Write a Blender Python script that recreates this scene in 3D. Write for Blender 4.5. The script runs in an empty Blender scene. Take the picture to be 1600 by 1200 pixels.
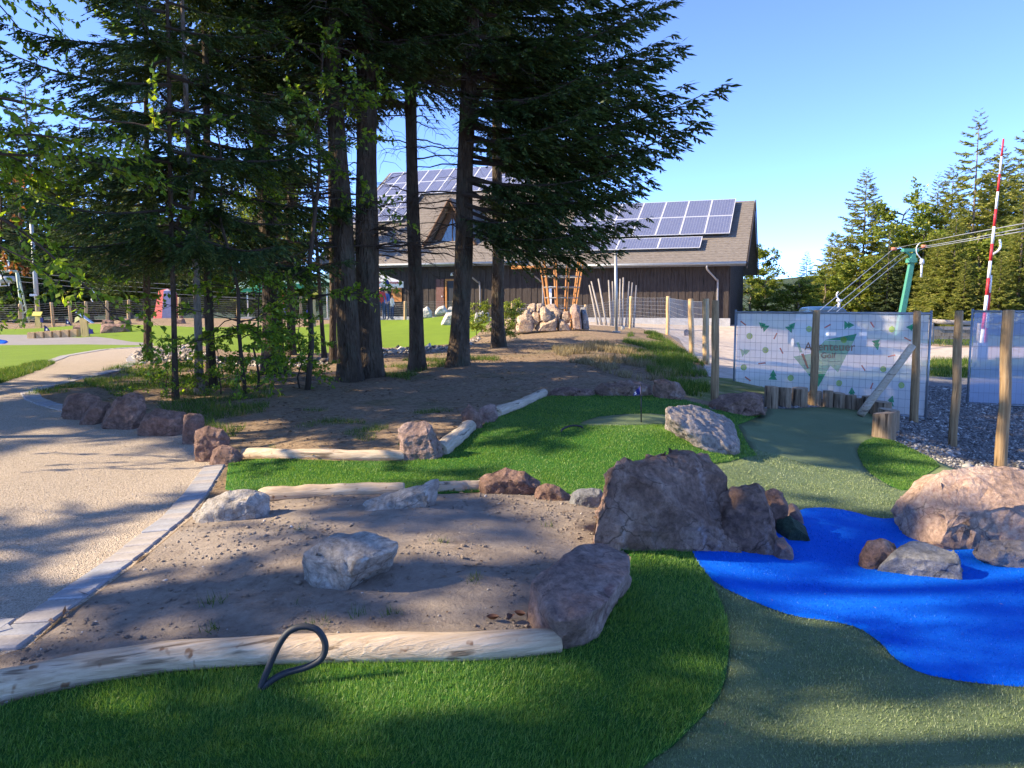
import bpy, bmesh, math, random
import numpy as np
from mathutils import Vector, Matrix, noise
from mathutils.geometry import delaunay_2d_cdt

# ------------------------------------------------------------------ camera, sky, sun, exposure
S = bpy.context.scene
COL = S.collection
FPX, PITCH = 1209.0, math.radians(5.77)
CAMZ = 1.55
cam_d = bpy.data.cameras.new('camera')
cam_d.sensor_fit = 'HORIZONTAL'; cam_d.sensor_width = 36.0
cam_d.lens = 36.0 * FPX / 1600.0
cam_d.clip_start = 0.05; cam_d.clip_end = 3000
cam = bpy.data.objects.new('camera', cam_d); COL.objects.link(cam)
cam.location = (0, 0, CAMZ); cam.rotation_euler = (math.radians(90) - PITCH, 0, 0)
S.camera = cam

SUN_EL, SUN_AZ = math.radians(31), math.radians(-97.0)          # azimuth from +Y towards +X
TO_SUN = Vector((math.sin(SUN_AZ) * math.cos(SUN_EL), math.cos(SUN_AZ) * math.cos(SUN_EL), math.sin(SUN_EL)))
world = bpy.data.worlds.new('World'); S.world = world; world.use_nodes = True
wn = world.node_tree.nodes; wl = world.node_tree.links
for n in list(wn): wn.remove(n)
sky = wn.new('ShaderNodeTexSky'); sky.sky_type = 'NISHITA'; sky.sun_disc = False
sky.sun_elevation = SUN_EL; sky.sun_rotation = SUN_AZ % (2 * math.pi)
sky.altitude = 6000; sky.air_density = 0.68; sky.dust_density = 0.0; sky.ozone_density = 6.0
bg = wn.new('ShaderNodeBackground'); bg.inputs[1].default_value = 0.15
wo = wn.new('ShaderNodeOutputWorld')
hs = wn.new('ShaderNodeHueSaturation'); hs.inputs['Saturation'].default_value = 0.97; hs.inputs['Hue'].default_value = 0.504
wl.new(sky.outputs[0], hs.inputs['Color']); wl.new(hs.outputs[0], bg.inputs[0]); wl.new(bg.outputs[0], wo.inputs[0])
sun_d = bpy.data.lights.new('sun', 'SUN'); sun_d.energy = 2.65; sun_d.angle = math.radians(0.55)
sun_d.color = (1.0, 0.83, 0.59)
sun = bpy.data.objects.new('sun', sun_d); COL.objects.link(sun)
sun.rotation_euler = (-TO_SUN).to_track_quat('-Z', 'Y').to_euler()
sun.location = TO_SUN * 60
vs = S.view_settings
vs.view_transform = 'Standard'; vs.look = 'None'; vs.gamma = 1.0; vs.use_curve_mapping = False
vs.exposure = 2.22

random.seed(7); RNG = np.random.default_rng(7)

# ------------------------------------------------------------------ picture geometry -> place
CP, SP = math.cos(PITCH), math.sin(PITCH)
def ray(px, py):
    a = (px - 800) / FPX; b = (600 - py) / FPX
    return Vector((a, CP + b * SP, -SP + b * CP))
CAM = Vector((0, 0, CAMZ))
def at(px, py, d):
    r = ray(px, py); return CAM + r * (d / r.y)
def atz(px, py, z):
    r = ray(px, py); return CAM + r * ((z - CAMZ) / r.z)

# terrain: heights known at some places, smooth surface through them
CTRL_D = [  # (px, py, distance)
 # left: path, rock row
 (50,640,10.4),(150,575,16.5),(20,560,21),(240,545,24),(100,541,27),(330,715,7.75),(0,760,6.3),(200,760,6.4),(-200,640,10.4),(-300,760,6.4),
 (100,523,37),(0,523,37),(-200,523,37),(240,511,38),(110,514,40),(60,512,44),(200,498,44),(300,497,45),(-200,513,44),
 # middle
 (500,690,7.95),(500,650,9.8),(250,625,11.3),(300,575,16.6),(420,582,15.2),(560,592,14.0),(650,580,15.5),(720,571,15.2),
 (480,560,19.5),(650,541,26),(600,512,34),(700,493,35),(760,497,35),(520,520,32),
 (780,542,20.5),(850,546,19.2),(900,516,25.5),(960,519,26),(1000,562,17),(900,582,14.3),(1000,596,12.6),(700,622,11.3),
 (985,513,36),(1043,523,30),(1080,555,20.6),(1103,567,18),(1119,625,11.9),
 # green strip and cup
 (360,742,6.75),(550,742,6.75),(700,738,6.8),(860,752,6.5),(800,690,7.75),(760,655,9.05),(900,673,7.95),(985,671,7.95),(1040,680,7.7),
 (930,656,9.1),(1000,655,9.1),(950,640,9.75),(850,625,10.6),(950,618,11.1),(1050,621,11.0),
 # right
 (1250,720,8.4),(1250,680,10.0),(1220,640,12.0),(1310,650,11.2),(1370,684,9.8),(1400,722,8.6),(1460,725,8.6),
 (1480,698,10.0),(1562,731,8.8),(1440,661,12.2),(1590,640,14.0),(1500,588,22),(1500,556,30),(1500,533,42),(1300,552,32),
 (1800,600,20),(1800,700,10.4),(1140,560,24),(1130,528,38),
]
CTRL_Z = [  # (px, py, height)
 (0,1190,0.0),(400,1190,0.0),(800,1190,0.0),(1000,1190,-0.01),(1300,1190,-0.04),(1600,1190,-0.05),(-300,1190,0),(1900,1190,-0.05),(-300,900,0),
 (0,1085,.0),(430,1050,.01),(860,1015,.02),(300,960,.05),(600,950,.09),(700,860,.14),(540,800,.15),(850,800,.14),(100,1000,.02),(560,775,.13),
 (50,900,0.0),(300,800,.06),(420,790,.1),(1000,950,-.0),(1150,1000,-.03),(1300,1060,-.05),
 (1120,880,-.05),(1300,900,-.13),(1280,800,-.1),(1450,900,-.14),(1590,1000,-.10),(1590,850,-.12),(1400,800,-.12),(1300,770,-.13),
 (1150,760,.0),(1050,850,-.01),
]
pts = []
for px, py, d in CTRL_D: pts.append(at(px, py, d))
for px, py, z in CTRL_Z: pts.append(atz(px, py, z))
for (x, y, z) in [(0,0,0),(-3,-2,0),(3,-2,-.05),(-12,0,0),(12,0,-.2),(-12,8,0.05),(-20,20,.1),(-25,45,.3),(-40,20,.2),(-40,60,.3),(-15,60,.5),(0,60,.5),(15,60,.2),
                  (14,44,.42),(-6,52,.5),(8,48,.5),(22,50,-.1),(35,50,-.4),(25,20,-.5),(40,30,-.8),(40,70,-1.2),(20,75,-.6),(-20,90,.0),(10,95,-1.0),(60,90,-2.5),(-60,90,0),
                  (25,5,-.3),(-30,-10,0),(30,-20,-.3),(0,-30,0)]:
    pts.append(Vector((x, y, z)))
PC = np.array([[p.x, p.y] for p in pts]); PZ = np.array([p.z for p in pts])
def _phi(r): return np.sqrt(r * r + 0.16)
_d = np.linalg.norm(PC[:, None] - PC[None], axis=2)
_n = len(PC)
_A = np.zeros((_n + 1, _n + 1)); _A[:_n, :_n] = _phi(_d) - 0.02 * np.eye(_n); _A[:_n, _n] = 1; _A[_n, :_n] = 1
_W = np.linalg.solve(_A, np.append(PZ, 0))
def HV(xy):
    xy = np.atleast_2d(np.asarray(xy, float))
    out = np.empty(len(xy))
    for i in range(0, len(xy), 8000):
        q = xy[i:i + 8000]
        r = np.sqrt(((q[:, None, :] - PC[None]) ** 2).sum(2))
        h = _phi(r) @ _W[:_n] + _W[_n]
        R = np.sqrt(q[:, 0] ** 2 + (q[:, 1] - 20) ** 2)
        t = np.clip((R - 75) / 60, 0, 1); t = t * t * (3 - 2 * t)
        far = -1.0 - np.maximum(R - 90, 0) * 0.035
        out[i:i + 8000] = h * (1 - t) + far * t
    return out
def H(x, y): return float(HV([[x, y]])[0])
_TS = np.concatenate([np.linspace(1.2, 14, 900), np.linspace(14.03, 60, 900), np.linspace(60.2, 500, 600)])
def gp(px, py):
    """the place on the ground seen at this picture point"""
    r = ray(px, py); k = _TS / r.y
    P = np.stack([r.x * k, r.y * k], 1); Z = CAMZ + r.z * k
    below = Z < HV(P)
    i = int(np.argmax(below)) if below.any() else len(_TS) - 1
    i = max(i, 1)
    a, b = _TS[i - 1], _TS[i]
    for _ in range(14):
        m = (a + b) / 2; q = CAM + r * (m / r.y)
        if q.z < H(q.x, q.y): b = m
        else: a = m
    q = CAM + r * (b / r.y); q.z = H(q.x, q.y); return q

# ------------------------------------------------------------------ mesh and object helpers
class MB:
    """collects faces; build() links them as one mesh object"""
    def __init__(s): s.v = []; s.f = []; s.n = 0
    def add(s, v, f):
        v = np.asarray(v, float).reshape(-1, 3)
        s.f += [tuple(int(i) + s.n for i in q) for q in f]; s.v.append(v); s.n += len(v); return s
    def box(s, c, sx, sy, sz, M=None):
        """box centred at c; M a 3x3 rotation"""
        q = np.array([[x, y, z] for z in (-1, 1) for y in (-1, 1) for x in (-1, 1)], float) * (sx / 2, sy / 2, sz / 2)
        if M is not None: q = q @ np.array(M).T
        return s.add(q + np.array(c), [(0,2,3,1),(4,5,7,6),(0,1,5,4),(2,6,7,3),(0,4,6,2),(1,3,7,5)])
    def tube(s, path, r, n=8, cap=True, wob=0.0, seed=0):
        P = np.array([tuple(p) for p in path], float); m = len(P)
        r = np.full(m, r, float) if np.isscalar(r) else np.asarray(r, float)
        T = np.gradient(P, axis=0); T /= np.linalg.norm(T, axis=1)[:, None] + 1e-12
        up = np.array([0, 0, 1.0]) if abs(T[0][2]) < 0.9 else np.array([1.0, 0, 0])
        V = []
        u = np.cross(T[0], up); u /= np.linalg.norm(u)
        for i in range(m):
            u = u - T[i] * (u @ T[i]); u /= np.linalg.norm(u); w = np.cross(T[i], u)
            a = np.arange(n) * 2 * math.pi / n
            rr = np.full(n, r[i])
            if wob:
                rr = rr * np.array([1 + wob * noise.noise((math.cos(t) * 1.3 + seed, math.sin(t) * 1.3, i * 0.35)) for t in a])
            V.append(P[i] + np.outer(np.cos(a) * rr, u) + np.outer(np.sin(a) * rr, w))
        V = np.concatenate(V); F = []
        for i in range(m - 1):
            for j in range(n):
                k = (j + 1) % n; F.append((i * n + j, i * n + k, (i + 1) * n + k, (i + 1) * n + j))
        if cap:
            F.append(tuple(range(n - 1, -1, -1))); F.append(tuple((m - 1) * n + j for j in range(n)))
        return s.add(V, F)
    def arr(s): return (np.concatenate(s.v) if s.v else np.zeros((0, 3))), s.f
def link_mesh(name, V, F, mat=None, smooth=False):
    me = bpy.data.meshes.new(name)
    V = np.asarray(V, float)
    if isinstance(F, np.ndarray):
        k = F.shape[1]; m = len(F)
        me.vertices.add(len(V)); me.vertices.foreach_set('co', V.astype(np.float32).ravel())
        me.loops.add(m * k); me.loops.foreach_set('vertex_index', F.astype(np.int32).ravel())
        me.polygons.add(m); me.polygons.foreach_set('loop_start', np.arange(0, m * k, k, dtype=np.int32))
        me.update(calc_edges=True)
    else:
        me.from_pydata([tuple(v) for v in V], [], F); me.update()
    if smooth: me.polygons.foreach_set('use_smooth', np.ones(len(me.polygons), bool))
    if mat: me.materials.append(mat)
    return me
def new_obj(name, data, parent=None, loc=None):
    o = bpy.data.objects.new(name, data); COL.objects.link(o)
    if parent: o.parent = parent
    if loc is not None: o.location = loc
    return o
def tag(o, label=None, cat=None, group=None, kind=None):
    for k, v in (('label', label), ('category', cat), ('group', group), ('kind', kind)):
        if v: o[k] = v
    return o
def thing(name, label, cat, loc, group=None):
    return tag(new_obj(name, None, None, Vector(loc)), label, cat, group)
def wloc(o):
    l = Vector((0, 0, 0))
    while o: l = l + o.location; o = o.parent
    return l
def part(parent, name, VF, mat, smooth=False, kind=None, label=None):
    """mesh given in world coordinates, made a child of parent (parents are never rotated)"""
    V, F = VF.arr() if isinstance(VF, MB) else VF
    o = new_obj(name, link_mesh(name, np.asarray(V) - np.array(wloc(parent)), F, mat, smooth), parent)
    tag(o, label, None, None, kind); return o
def solo(name, VF, mat, label, cat, group=None, smooth=False, kind=None, origin=None):
    V, F = VF.arr() if isinstance(VF, MB) else VF
    V = np.asarray(V)
    if origin is None: origin = np.append((V[:, :2].min(0) + V[:, :2].max(0)) / 2, V[:, 2].min())
    o = new_obj(name, link_mesh(name, V - np.array(origin), F, mat, smooth), None, Vector(origin))
    return tag(o, label, cat, group, kind)
def copy_tree(o, parent=None):
    c = o.copy(); COL.objects.link(c); c.parent = parent
    for ch in list(o.children): copy_tree(ch, c)
    return c

# ------------------------------------------------------------------ materials
def nodes(name):
    m = bpy.data.materials.new(name); m.use_nodes = True
    nt = m.node_tree
    for n in list(nt.nodes): nt.nodes.remove(n)
    out = nt.nodes.new('ShaderNodeOutputMaterial')
    return m, nt, out
def mapping(nt, scale=(1, 1, 1), coord='Object'):
    tc = nt.nodes.new('ShaderNodeTexCoord'); mp = nt.nodes.new('ShaderNodeMapping')
    mp.inputs['Scale'].default_value = scale
    nt.links.new(tc.outputs[coord], mp.inputs['Vector']); return mp.outputs[0]
def tnoise(nt, vec, scale, detail=6, rough=.6, dist=0):
    n = nt.nodes.new('ShaderNodeTexNoise'); n.inputs['Scale'].default_value = scale; n.inputs['Detail'].default_value = detail
    n.inputs['Roughness'].default_value = rough; n.inputs['Distortion'].default_value = dist
    nt.links.new(vec, n.inputs['Vector']); return n.outputs['Fac']
def ramp(nt, fac, stops):
    r = nt.nodes.new('ShaderNodeValToRGB'); e = r.color_ramp.elements
    while len(e) < len(stops): e.new(0.5)
    for i, (p, c) in enumerate(stops):
        e[i].position = p; e[i].color = (c[0], c[1], c[2], 1) if hasattr(c, '__len__') else (c, c, c, 1)
    nt.links.new(fac, r.inputs[0]); return r.outputs[0]
def mixc(nt, fac, a, b, mode='MIX'):
    m = nt.nodes.new('ShaderNodeMix'); m.data_type = 'RGBA'; m.blend_type = mode
    for s, v in ((0, fac), (6, a), (7, b)):
        if isinstance(v, (int, float)): m.inputs[s].default_value = v
        elif isinstance(v, tuple): m.inputs[s].default_value = (*v, 1)
        else: nt.links.new(v, m.inputs[s])
    return m.outputs[2]
def bump(nt, h, strength=.5, dist=.02, prev=None):
    b = nt.nodes.new('ShaderNodeBump'); b.inputs['Strength'].default_value = strength; b.inputs['Distance'].default_value = dist
    nt.links.new(h, b.inputs['Height'])
    if prev is not None: nt.links.new(prev, b.inputs['Normal'])
    return b.outputs[0]
def bsdf(nt, out, col, rough=.9, metal=0, nor=None, spec=.3):
    p = nt.nodes.new('ShaderNodeBsdfPrincipled')
    if isinstance(col, tuple): p.inputs['Base Color'].default_value = (*col, 1)
    else: nt.links.new(col, p.inputs['Base Color'])
    p.inputs['Roughness'].default_value = rough; p.inputs['Metallic'].default_value = metal
    p.inputs['Specular IOR Level'].default_value = spec
    if nor is not None: nt.links.new(nor, p.inputs['Normal'])
    if out is not None: nt.links.new(p.outputs[0], out.inputs[0])
    return p
def surf(name, stops, scale=4, rough=.9, metal=0, stretch=(1, 1, 1), bs=.4, bd=.01, fine=None, spec=.3, detail=8, dist=0, speck=None):
    """noise-coloured surface with relief; speck = (scale, threshold, colour)"""
    m, nt, out = nodes(name)
    v = mapping(nt, stretch)
    f = tnoise(nt, v, scale, detail, .62, dist)
    c = ramp(nt, f, stops)
    h = tnoise(nt, v, fine or scale * 6, 6, .65)
    if speck:
        s = tnoise(nt, v, speck[0], 3, .6); k = ramp(nt, s, [(speck[1], 0.0), (min(1, speck[1] + .05), 1.0)])
        c = mixc(nt, k, c, speck[2])
    c = mixc(nt, .35, c, ramp(nt, h, [(.3, .25), (.7, .75)]), 'OVERLAY')
    n = bump(nt, h, bs, bd)
    bsdf(nt, out, c, rough, metal, n, spec); return m
def plain(name, col, rough=.7, metal=0, spec=.4, var=.15, scale=9):
    m, nt, out = nodes(name)
    f = tnoise(nt, mapping(nt), scale, 5, .6)
    c = ramp(nt, f, [(.25, tuple(x * (1 - var) for x in col)), (.75, tuple(min(1, x * (1 + var)) for x in col))])
    bsdf(nt, out, c, rough, metal, bump(nt, f, .15, .01), spec); return m
def leafmat(name, stops, trans=.45, tcol=None, rough=.55, spec=.25, macro=None):
    """per-leaf colour, light passing through"""
    m, nt, out = nodes(name)
    g = nt.nodes.new('ShaderNodeNewGeometry')
    c = ramp(nt, g.outputs['Random Per Island'], stops)
    if macro:
        f = tnoise(nt, mapping(nt), macro[0], 4, .6)
        c = mixc(nt, ramp(nt, f, [(.42, 0.0), (.62, macro[2])]), c, macro[1])
    p = bsdf(nt, None, c, rough, 0, None, spec)
    t = nt.nodes.new('ShaderNodeBsdfTranslucent')
    if tcol: nt.links.new(mixc(nt, 1.0, c, tcol, 'MULTIPLY'), t.inputs[0])
    else: nt.links.new(c, t.inputs[0])
    x = nt.nodes.new('ShaderNodeMixShader'); x.inputs[0].default_value = trans
    nt.links.new(p.outputs[0], x.inputs[1]); nt.links.new(t.outputs[0], x.inputs[2]); nt.links.new(x.outputs[0], out.inputs[0])
    return m
# ---- ground materials
def ground_mat():
    m, nt, out = nodes('forest_soil')
    v = mapping(nt)
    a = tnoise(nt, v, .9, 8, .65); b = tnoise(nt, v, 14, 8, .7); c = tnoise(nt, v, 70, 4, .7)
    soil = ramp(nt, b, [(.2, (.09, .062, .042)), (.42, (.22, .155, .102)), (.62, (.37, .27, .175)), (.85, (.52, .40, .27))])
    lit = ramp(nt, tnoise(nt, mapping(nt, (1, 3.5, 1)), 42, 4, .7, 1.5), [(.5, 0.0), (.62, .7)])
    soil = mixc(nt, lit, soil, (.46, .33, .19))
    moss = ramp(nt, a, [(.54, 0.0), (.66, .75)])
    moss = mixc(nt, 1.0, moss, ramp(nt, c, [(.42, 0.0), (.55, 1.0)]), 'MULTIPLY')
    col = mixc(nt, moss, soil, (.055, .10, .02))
    n = bump(nt, b, .9, .05); n = bump(nt, c, .8, .015, n)
    bsdf(nt, out, col, .95, 0, n, .15); return m
def bed_mat():
    m, nt, out = nodes('grey_brown_soil')
    v = mapping(nt)
    a = tnoise(nt, v, 1.3, 6, .6); b = tnoise(nt, v, 9, 10, .72); c = tnoise(nt, v, 60, 5, .7)
    col = ramp(nt, b, [(.25, (.20, .15, .112)), (.5, (.36, .285, .22)), (.75, (.50, .41, .325))])
    col = mixc(nt, ramp(nt, a, [(.4, 0.0), (.7, .75)]), col, (.46, .40, .34))
    col = mixc(nt, ramp(nt, c, [(.66, 0.0), (.72, .8)]), col, (.5, .46, .41))
    col = mixc(nt, ramp(nt, c, [(.26, .75), (.34, 0.0)]), col, (.06, .04, .028))
    n = bump(nt, b, 1.0, .05); n = bump(nt, c, 1.0, .012, n)
    bsdf(nt, out, col, .95, 0, n, .15); return m
def path_mat():
    m, nt, out = nodes('buff_grit')
    v = mapping(nt)
    vo = nt.nodes.new('ShaderNodeTexVoronoi'); vo.inputs['Scale'].default_value = 130; nt.links.new(v, vo.inputs['Vector'])
    vo2 = nt.nodes.new('ShaderNodeTexVoronoi'); vo2.inputs['Scale'].default_value = 55; nt.links.new(v, vo2.inputs['Vector'])
    bw = nt.nodes.new('ShaderNodeRGBToBW'); nt.links.new(vo.outputs['Color'], bw.inputs[0])
    col = ramp(nt, bw.outputs[0], [(.15, (.30, .24, .18)), (.45, (.50, .405, .305)), (.75, (.62, .525, .41)), (.95, (.74, .66, .54))])
    a = tnoise(nt, v, .7, 6, .6)
    col = mixc(nt, ramp(nt, a, [(.35, 0.0), (.7, .4)]), col, (.60, .48, .35))
    n = bump(nt, vo2.outputs['Distance'], .8, .012); n = bump(nt, vo.outputs['Distance'], 1.0, .01, n)
    bsdf(nt, out, col, .9, 0, n, .2); return m
def turf_mat(name, c0, c1, sc=90, rough=.8):
    m, nt, out = nodes(name)
    v = mapping(nt)
    a = tnoise(nt, v, sc, 4, .7); b = tnoise(nt, v, 1.6, 4, .6)
    col = mixc(nt, ramp(nt, a, [(.3, 0.0), (.7, 1.0)]), c0, c1)
    col = mixc(nt, ramp(nt, b, [(.35, 0.0), (.7, .35)]), col, tuple(x * .75 for x in c0))
    bsdf(nt, out, col, rough, 0, bump(nt, a, 1.0, .012), .2); return m
def felt_mat():
    m, nt, out = nodes('blue_felt')
    v = mapping(nt)
    a = tnoise(nt, v, 260, 3, .7); b = tnoise(nt, v, 2.2, 5, .6)
    col = mixc(nt, ramp(nt, a, [(.3, 0.0), (.7, 1.0)]), (.0, .10, .58), (.0, .14, .74))
    col = mixc(nt, ramp(nt, b, [(.42, 0.0), (.7, .45)]), col, (.01, .20, .80))
    n = bump(nt, b, .25, .05); n = bump(nt, a, .6, .004, n)
    bsdf(nt, out, col, .85, 0, n, .12); return m
M = {}
M['soil'] = ground_mat(); M['bed'] = bed_mat(); M['path'] = path_mat(); M['felt'] = felt_mat()
M['turf'] = turf_mat('fringe_turf_backing', (.018, .09, .010), (.05, .18, .02))
M['pale'] = turf_mat('putting_turf', (.12, .17, .075), (.23, .29, .14), 130)
M['lawn'] = turf_mat('far_turf', (.13, .21, .012), (.23, .32, .02), 40)
M['lawn2'] = turf_mat('far_pale_felt', (.26, .24, .22), (.36, .33, .30), 60)
M['yard'] = surf('yard_gravel', [(.3, (.10, .095, .09)), (.5, (.20, .19, .18)), (.7, (.33, .315, .295))], 26, .9, bs=1.0, bd=.03, fine=60, detail=6)
M['road'] = surf('sandy_track', [(.3, (.40, .32, .25)), (.7, (.62, .53, .43))], 3, .95, fine=40, bs=.5)
M['verge'] = surf('verge', [(.3, (.10, .14, .03)), (.5, (.20, .22, .06)), (.7, (.36, .30, .16))], 2.5, .95, fine=30, bs=.8, bd=.05)
M['cobble'] = surf('pebble_bed', [(.3, (.2, .18, .17)), (.7, (.45, .42, .40))], 16, .9, bs=1, bd=.04, fine=30)
M['meadow'] = surf('meadow', [(.3, (.03, .05, .014)), (.55, (.07, .10, .025)), (.75, (.13, .14, .04))], 1.2, .95, fine=14, bs=.8, bd=.08)

# ---- regions of the ground, drawn as outlines on the ground (later ones lie over earlier ones)
REG = [
 ('meadow', 'meadow', 'meadow', 0, [(-900,515),(-300,510),(300,496),(560,500),(760,490),(900,497),(1140,512),(1200,513),(1500,540),(1900,545),(2400,545),(2400,489),(-900,489)]),
 ('dirt_road', 'dirt_road', 'road', 0, [(880,507),(1000,512),(1060,528),(1090,560),(1108,588),(1150,592),(1440,566),(1900,566),(1900,543),(1490,543),(1200,518),(1140,506),(880,500)]),
 ('verge', 'verge', 'verge', 0, [(1060,600),(1100,588),(1150,592),(1440,563),(1900,563),(1900,590),(1440,588),(1380,600),(1150,625),(1112,628),(1075,620)]),
 ('lawn', 'lawn', 'lawn', 0, [(-500,670),(-300,640),(0,596),(60,573),(110,555),(170,545),(235,541),(300,537),(360,549),(440,553),(520,551),(590,544),(650,542),(712,537),(745,523),(760,508),(772,498),(700,490.5),(640,497),(590,500),(480,511),(300,511),(230,508),(150,506),(60,513),(-500,515)]),
 ('felt_lane', 'felt_lane', 'lawn2', 0, [(-100,527),(0,523),(40,523),(80,526),(125,527.5),(150,526),(175,529),(205,534),(240,536.5),(240,539.5),(130,538),(-100,540)]),
 ('blue_felt_pond', 'blue_felt_pond', 'felt', .004, [(-80,531),(0,530.5),(10,532),(13,534.5),(8,537),(-80,538)]),
 ('pebble_bed', 'pebble_bed', 'cobble', .0, [(205,556),(225,548),(290,545),(350,560),(440,565),(520,560),(590,548),(650,544),(715,540),(748,526),(752,530),(720,546),(650,552),(590,556),(520,568),(440,575),(340,570),(300,563),(215,569)]),
 ('gravel_path', 'gravel_path', 'path', .0, [(-420,1260),(-60,1050),(0,1024),(45,1010),(100,965),(160,920),(235,862),(300,808),(332,765),(356,724),(345,716),(320,690),(290,672),(230,658),(150,650),(95,640),(62,632),(38,622),(32,613),(60,604),(120,590),(180,576),(202,567),(197,560),(206,552),(235,546),(300,541),(300,537),(235,541.5),(170,545.5),(110,555.5),(60,573.5),(0,596.5),(-60,613),(-420,690),(-900,900)]),
 ('gravel_yard', 'gravel_yard', 'yard', .0, [(1405,692),(1372,684),(1374,652),(1340,640),(1200,638),(1105,640),(1112,628),(1150,622),(1380,600),(1440,588),(1900,590),(2300,700),(2000,860),(1500,736)]),
 ('planting_bed', 'planting_bed', 'bed', .0, [(-420,1262),(-60,1052),(0,1026),(45,1012),(100,967),(160,922),(235,864),(300,810),(340,778),(420,776),(560,773),(690,772),(890,772),(935,788),(925,860),(988,862),(980,905),(875,1020),(600,1040),(430,1040),(250,1052),(120,1078),(0,1104),(-420,1275)]),
 ('putting_turf', 'putting_turf', 'pale', .006, [(1100,728),(1183,713),(1165,690),(1152,665),(1197,646),(1200,639),(1290,636),(1340,640),(1374,652),(1372,684),(1405,692),(1500,736),(1700,790),(2400,1320),(900,1330),(1000,1203),(1050,1170),(1100,1120),(1130,1080),(1140,1020),(1135,960),(1110,910),(1077,855),(1040,800)]),
 ('fringe_bank', 'fringe_bank', 'turf', .010, [(1338,707),(1346,692),(1372,684),(1405,692),(1475,726),(1445,745),(1416,771),(1385,757),(1353,735)]),
 ('fairway_turf', 'fairway_turf', 'turf', .010, [(357,724),(382,719),(500,721),(632,722),(690,716),(735,677),(775,654),(850,622),(880,616.5),(980,615),(1045,619),(1105,635),(1112,641),(1197,646),(1152,665),(1165,690),(1183,713),(1140,723),(1100,728),(1060,775),(1040,800),(935,788),(890,772),(750,769),(690,772),(560,773),(420,776),(352,765)]),
 ('cup_green', 'cup_green', 'pale', .012, [(902,664),(925,653.5),(970,649),(1030,648),(1062,655),(1045,664),(985,667),(920,667)]),
 ('foreground_turf', 'foreground_turf', 'turf', .012, [(-420,1275),(0,1104),(120,1078),(250,1052),(430,1040),(600,1040),(875,1020),(980,905),(988,862),(925,860),(1040,800),(1077,855),(1110,910),(1135,960),(1140,1020),(1130,1080),(1100,1120),(1050,1170),(1000,1203),(900,1330),(-420,1330)]),
 ('blue_felt_water', 'blue_felt_water', 'felt', .014, [(1077,852),(1088,880),(1120,915),(1180,943),(1240,965),(1300,972),(1342,982),(1375,1005),(1398,1032),(1440,1055),(1510,1068),(1600,1076),(2100,1110),(2100,860),(1600,834),(1415,812),(1370,813),(1330,801),(1290,795),(1250,797),(1200,830),(1150,850)]),
]
def in_poly(P, poly):
    x, y = P[:, 0], P[:, 1]; r = np.zeros(len(P), bool); n = len(poly); j = n - 1
    for i in range(n):
        xi, yi = poly[i]; xj, yj = poly[j]
        c = ((yi > y) != (yj > y)) & (x < (xj - xi) * (y - yi) / (yj - yi + 1e-15) + xi)
        r ^= c; j = i
    return r
def smooth_poly(pp, it=1):
    """round the corners a little"""
    P = [np.array(p, float) for p in pp]
    for _ in range(it):
        Q = []
        for i in range(len(P)):
            a, b = P[i], P[(i + 1) % len(P)]
            Q += [a * .78 + b * .22, a * .22 + b * .78]
        P = Q
    return P
reg_xy = []
for (nm, _, mk, dz, poly) in REG:
    q = [gp(x, y) for x, y in poly]
    q = [(p.x, p.y) for p in q]
    if nm in ('blue_felt_water', 'foreground_turf', 'fringe_bank', 'cup_green'): q = [tuple(p) for p in smooth_poly(q, 1)]
    reg_xy.append(q)
cv, ce = [], []
for poly in reg_xy:
    b0 = len(cv); n = len(poly)
    for i in range(n):
        a = Vector(poly[i]); b = Vector(poly[(i + 1) % n])
        st = max(.04 * a.length, .05); k = min(40, max(1, int((b - a).length / st)))
        for j in range(k): cv.append(a.lerp(b, j / k))
    m = len(cv) - b0
    ce += [(b0 + i, b0 + (i + 1) % m) for i in range(m)]
y = 1.3
rs = []
while y < 110:
    w = .78 * y + 1.2; k = int(2 * w / (.024 * y + .012))
    for j in range(k):
        rs.append(((-w + 2 * w * (j + .5) / k) + random.uniform(-.004, .004) * y, y + random.uniform(-.004, .004) * y))
    y *= 1.026
for gx in range(-130, 131, 6):
    for gy in range(-40, 131, 6):
        if abs(gx) > .78 * max(gy, 0) + 3: rs.append((gx + .3, gy + .2))
for a in range(0, 360, 10):
    for R in (180, 260, 400, 700, 1200): rs.append((R * math.cos(math.radians(a + R)), 20 + R * math.sin(math.radians(a + R))))
cv += [Vector(p) for p in rs]
ov, oe, of, *_ = delaunay_2d_cdt(cv, ce, [], 0, 1e-5)
OV = np.array([[v.x, v.y] for v in ov]); OF = np.array([f for f in of if len(f) == 3], int)
OZ = HV(OV)
near = np.clip(1 - np.sqrt((OV ** 2).sum(1)) / 30, 0, 1)
CEN = OV[OF].mean(1)
owner = np.full(len(OF), -1)
for i, poly in enumerate(reg_xy): owner[in_poly(CEN, poly)] = i
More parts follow.
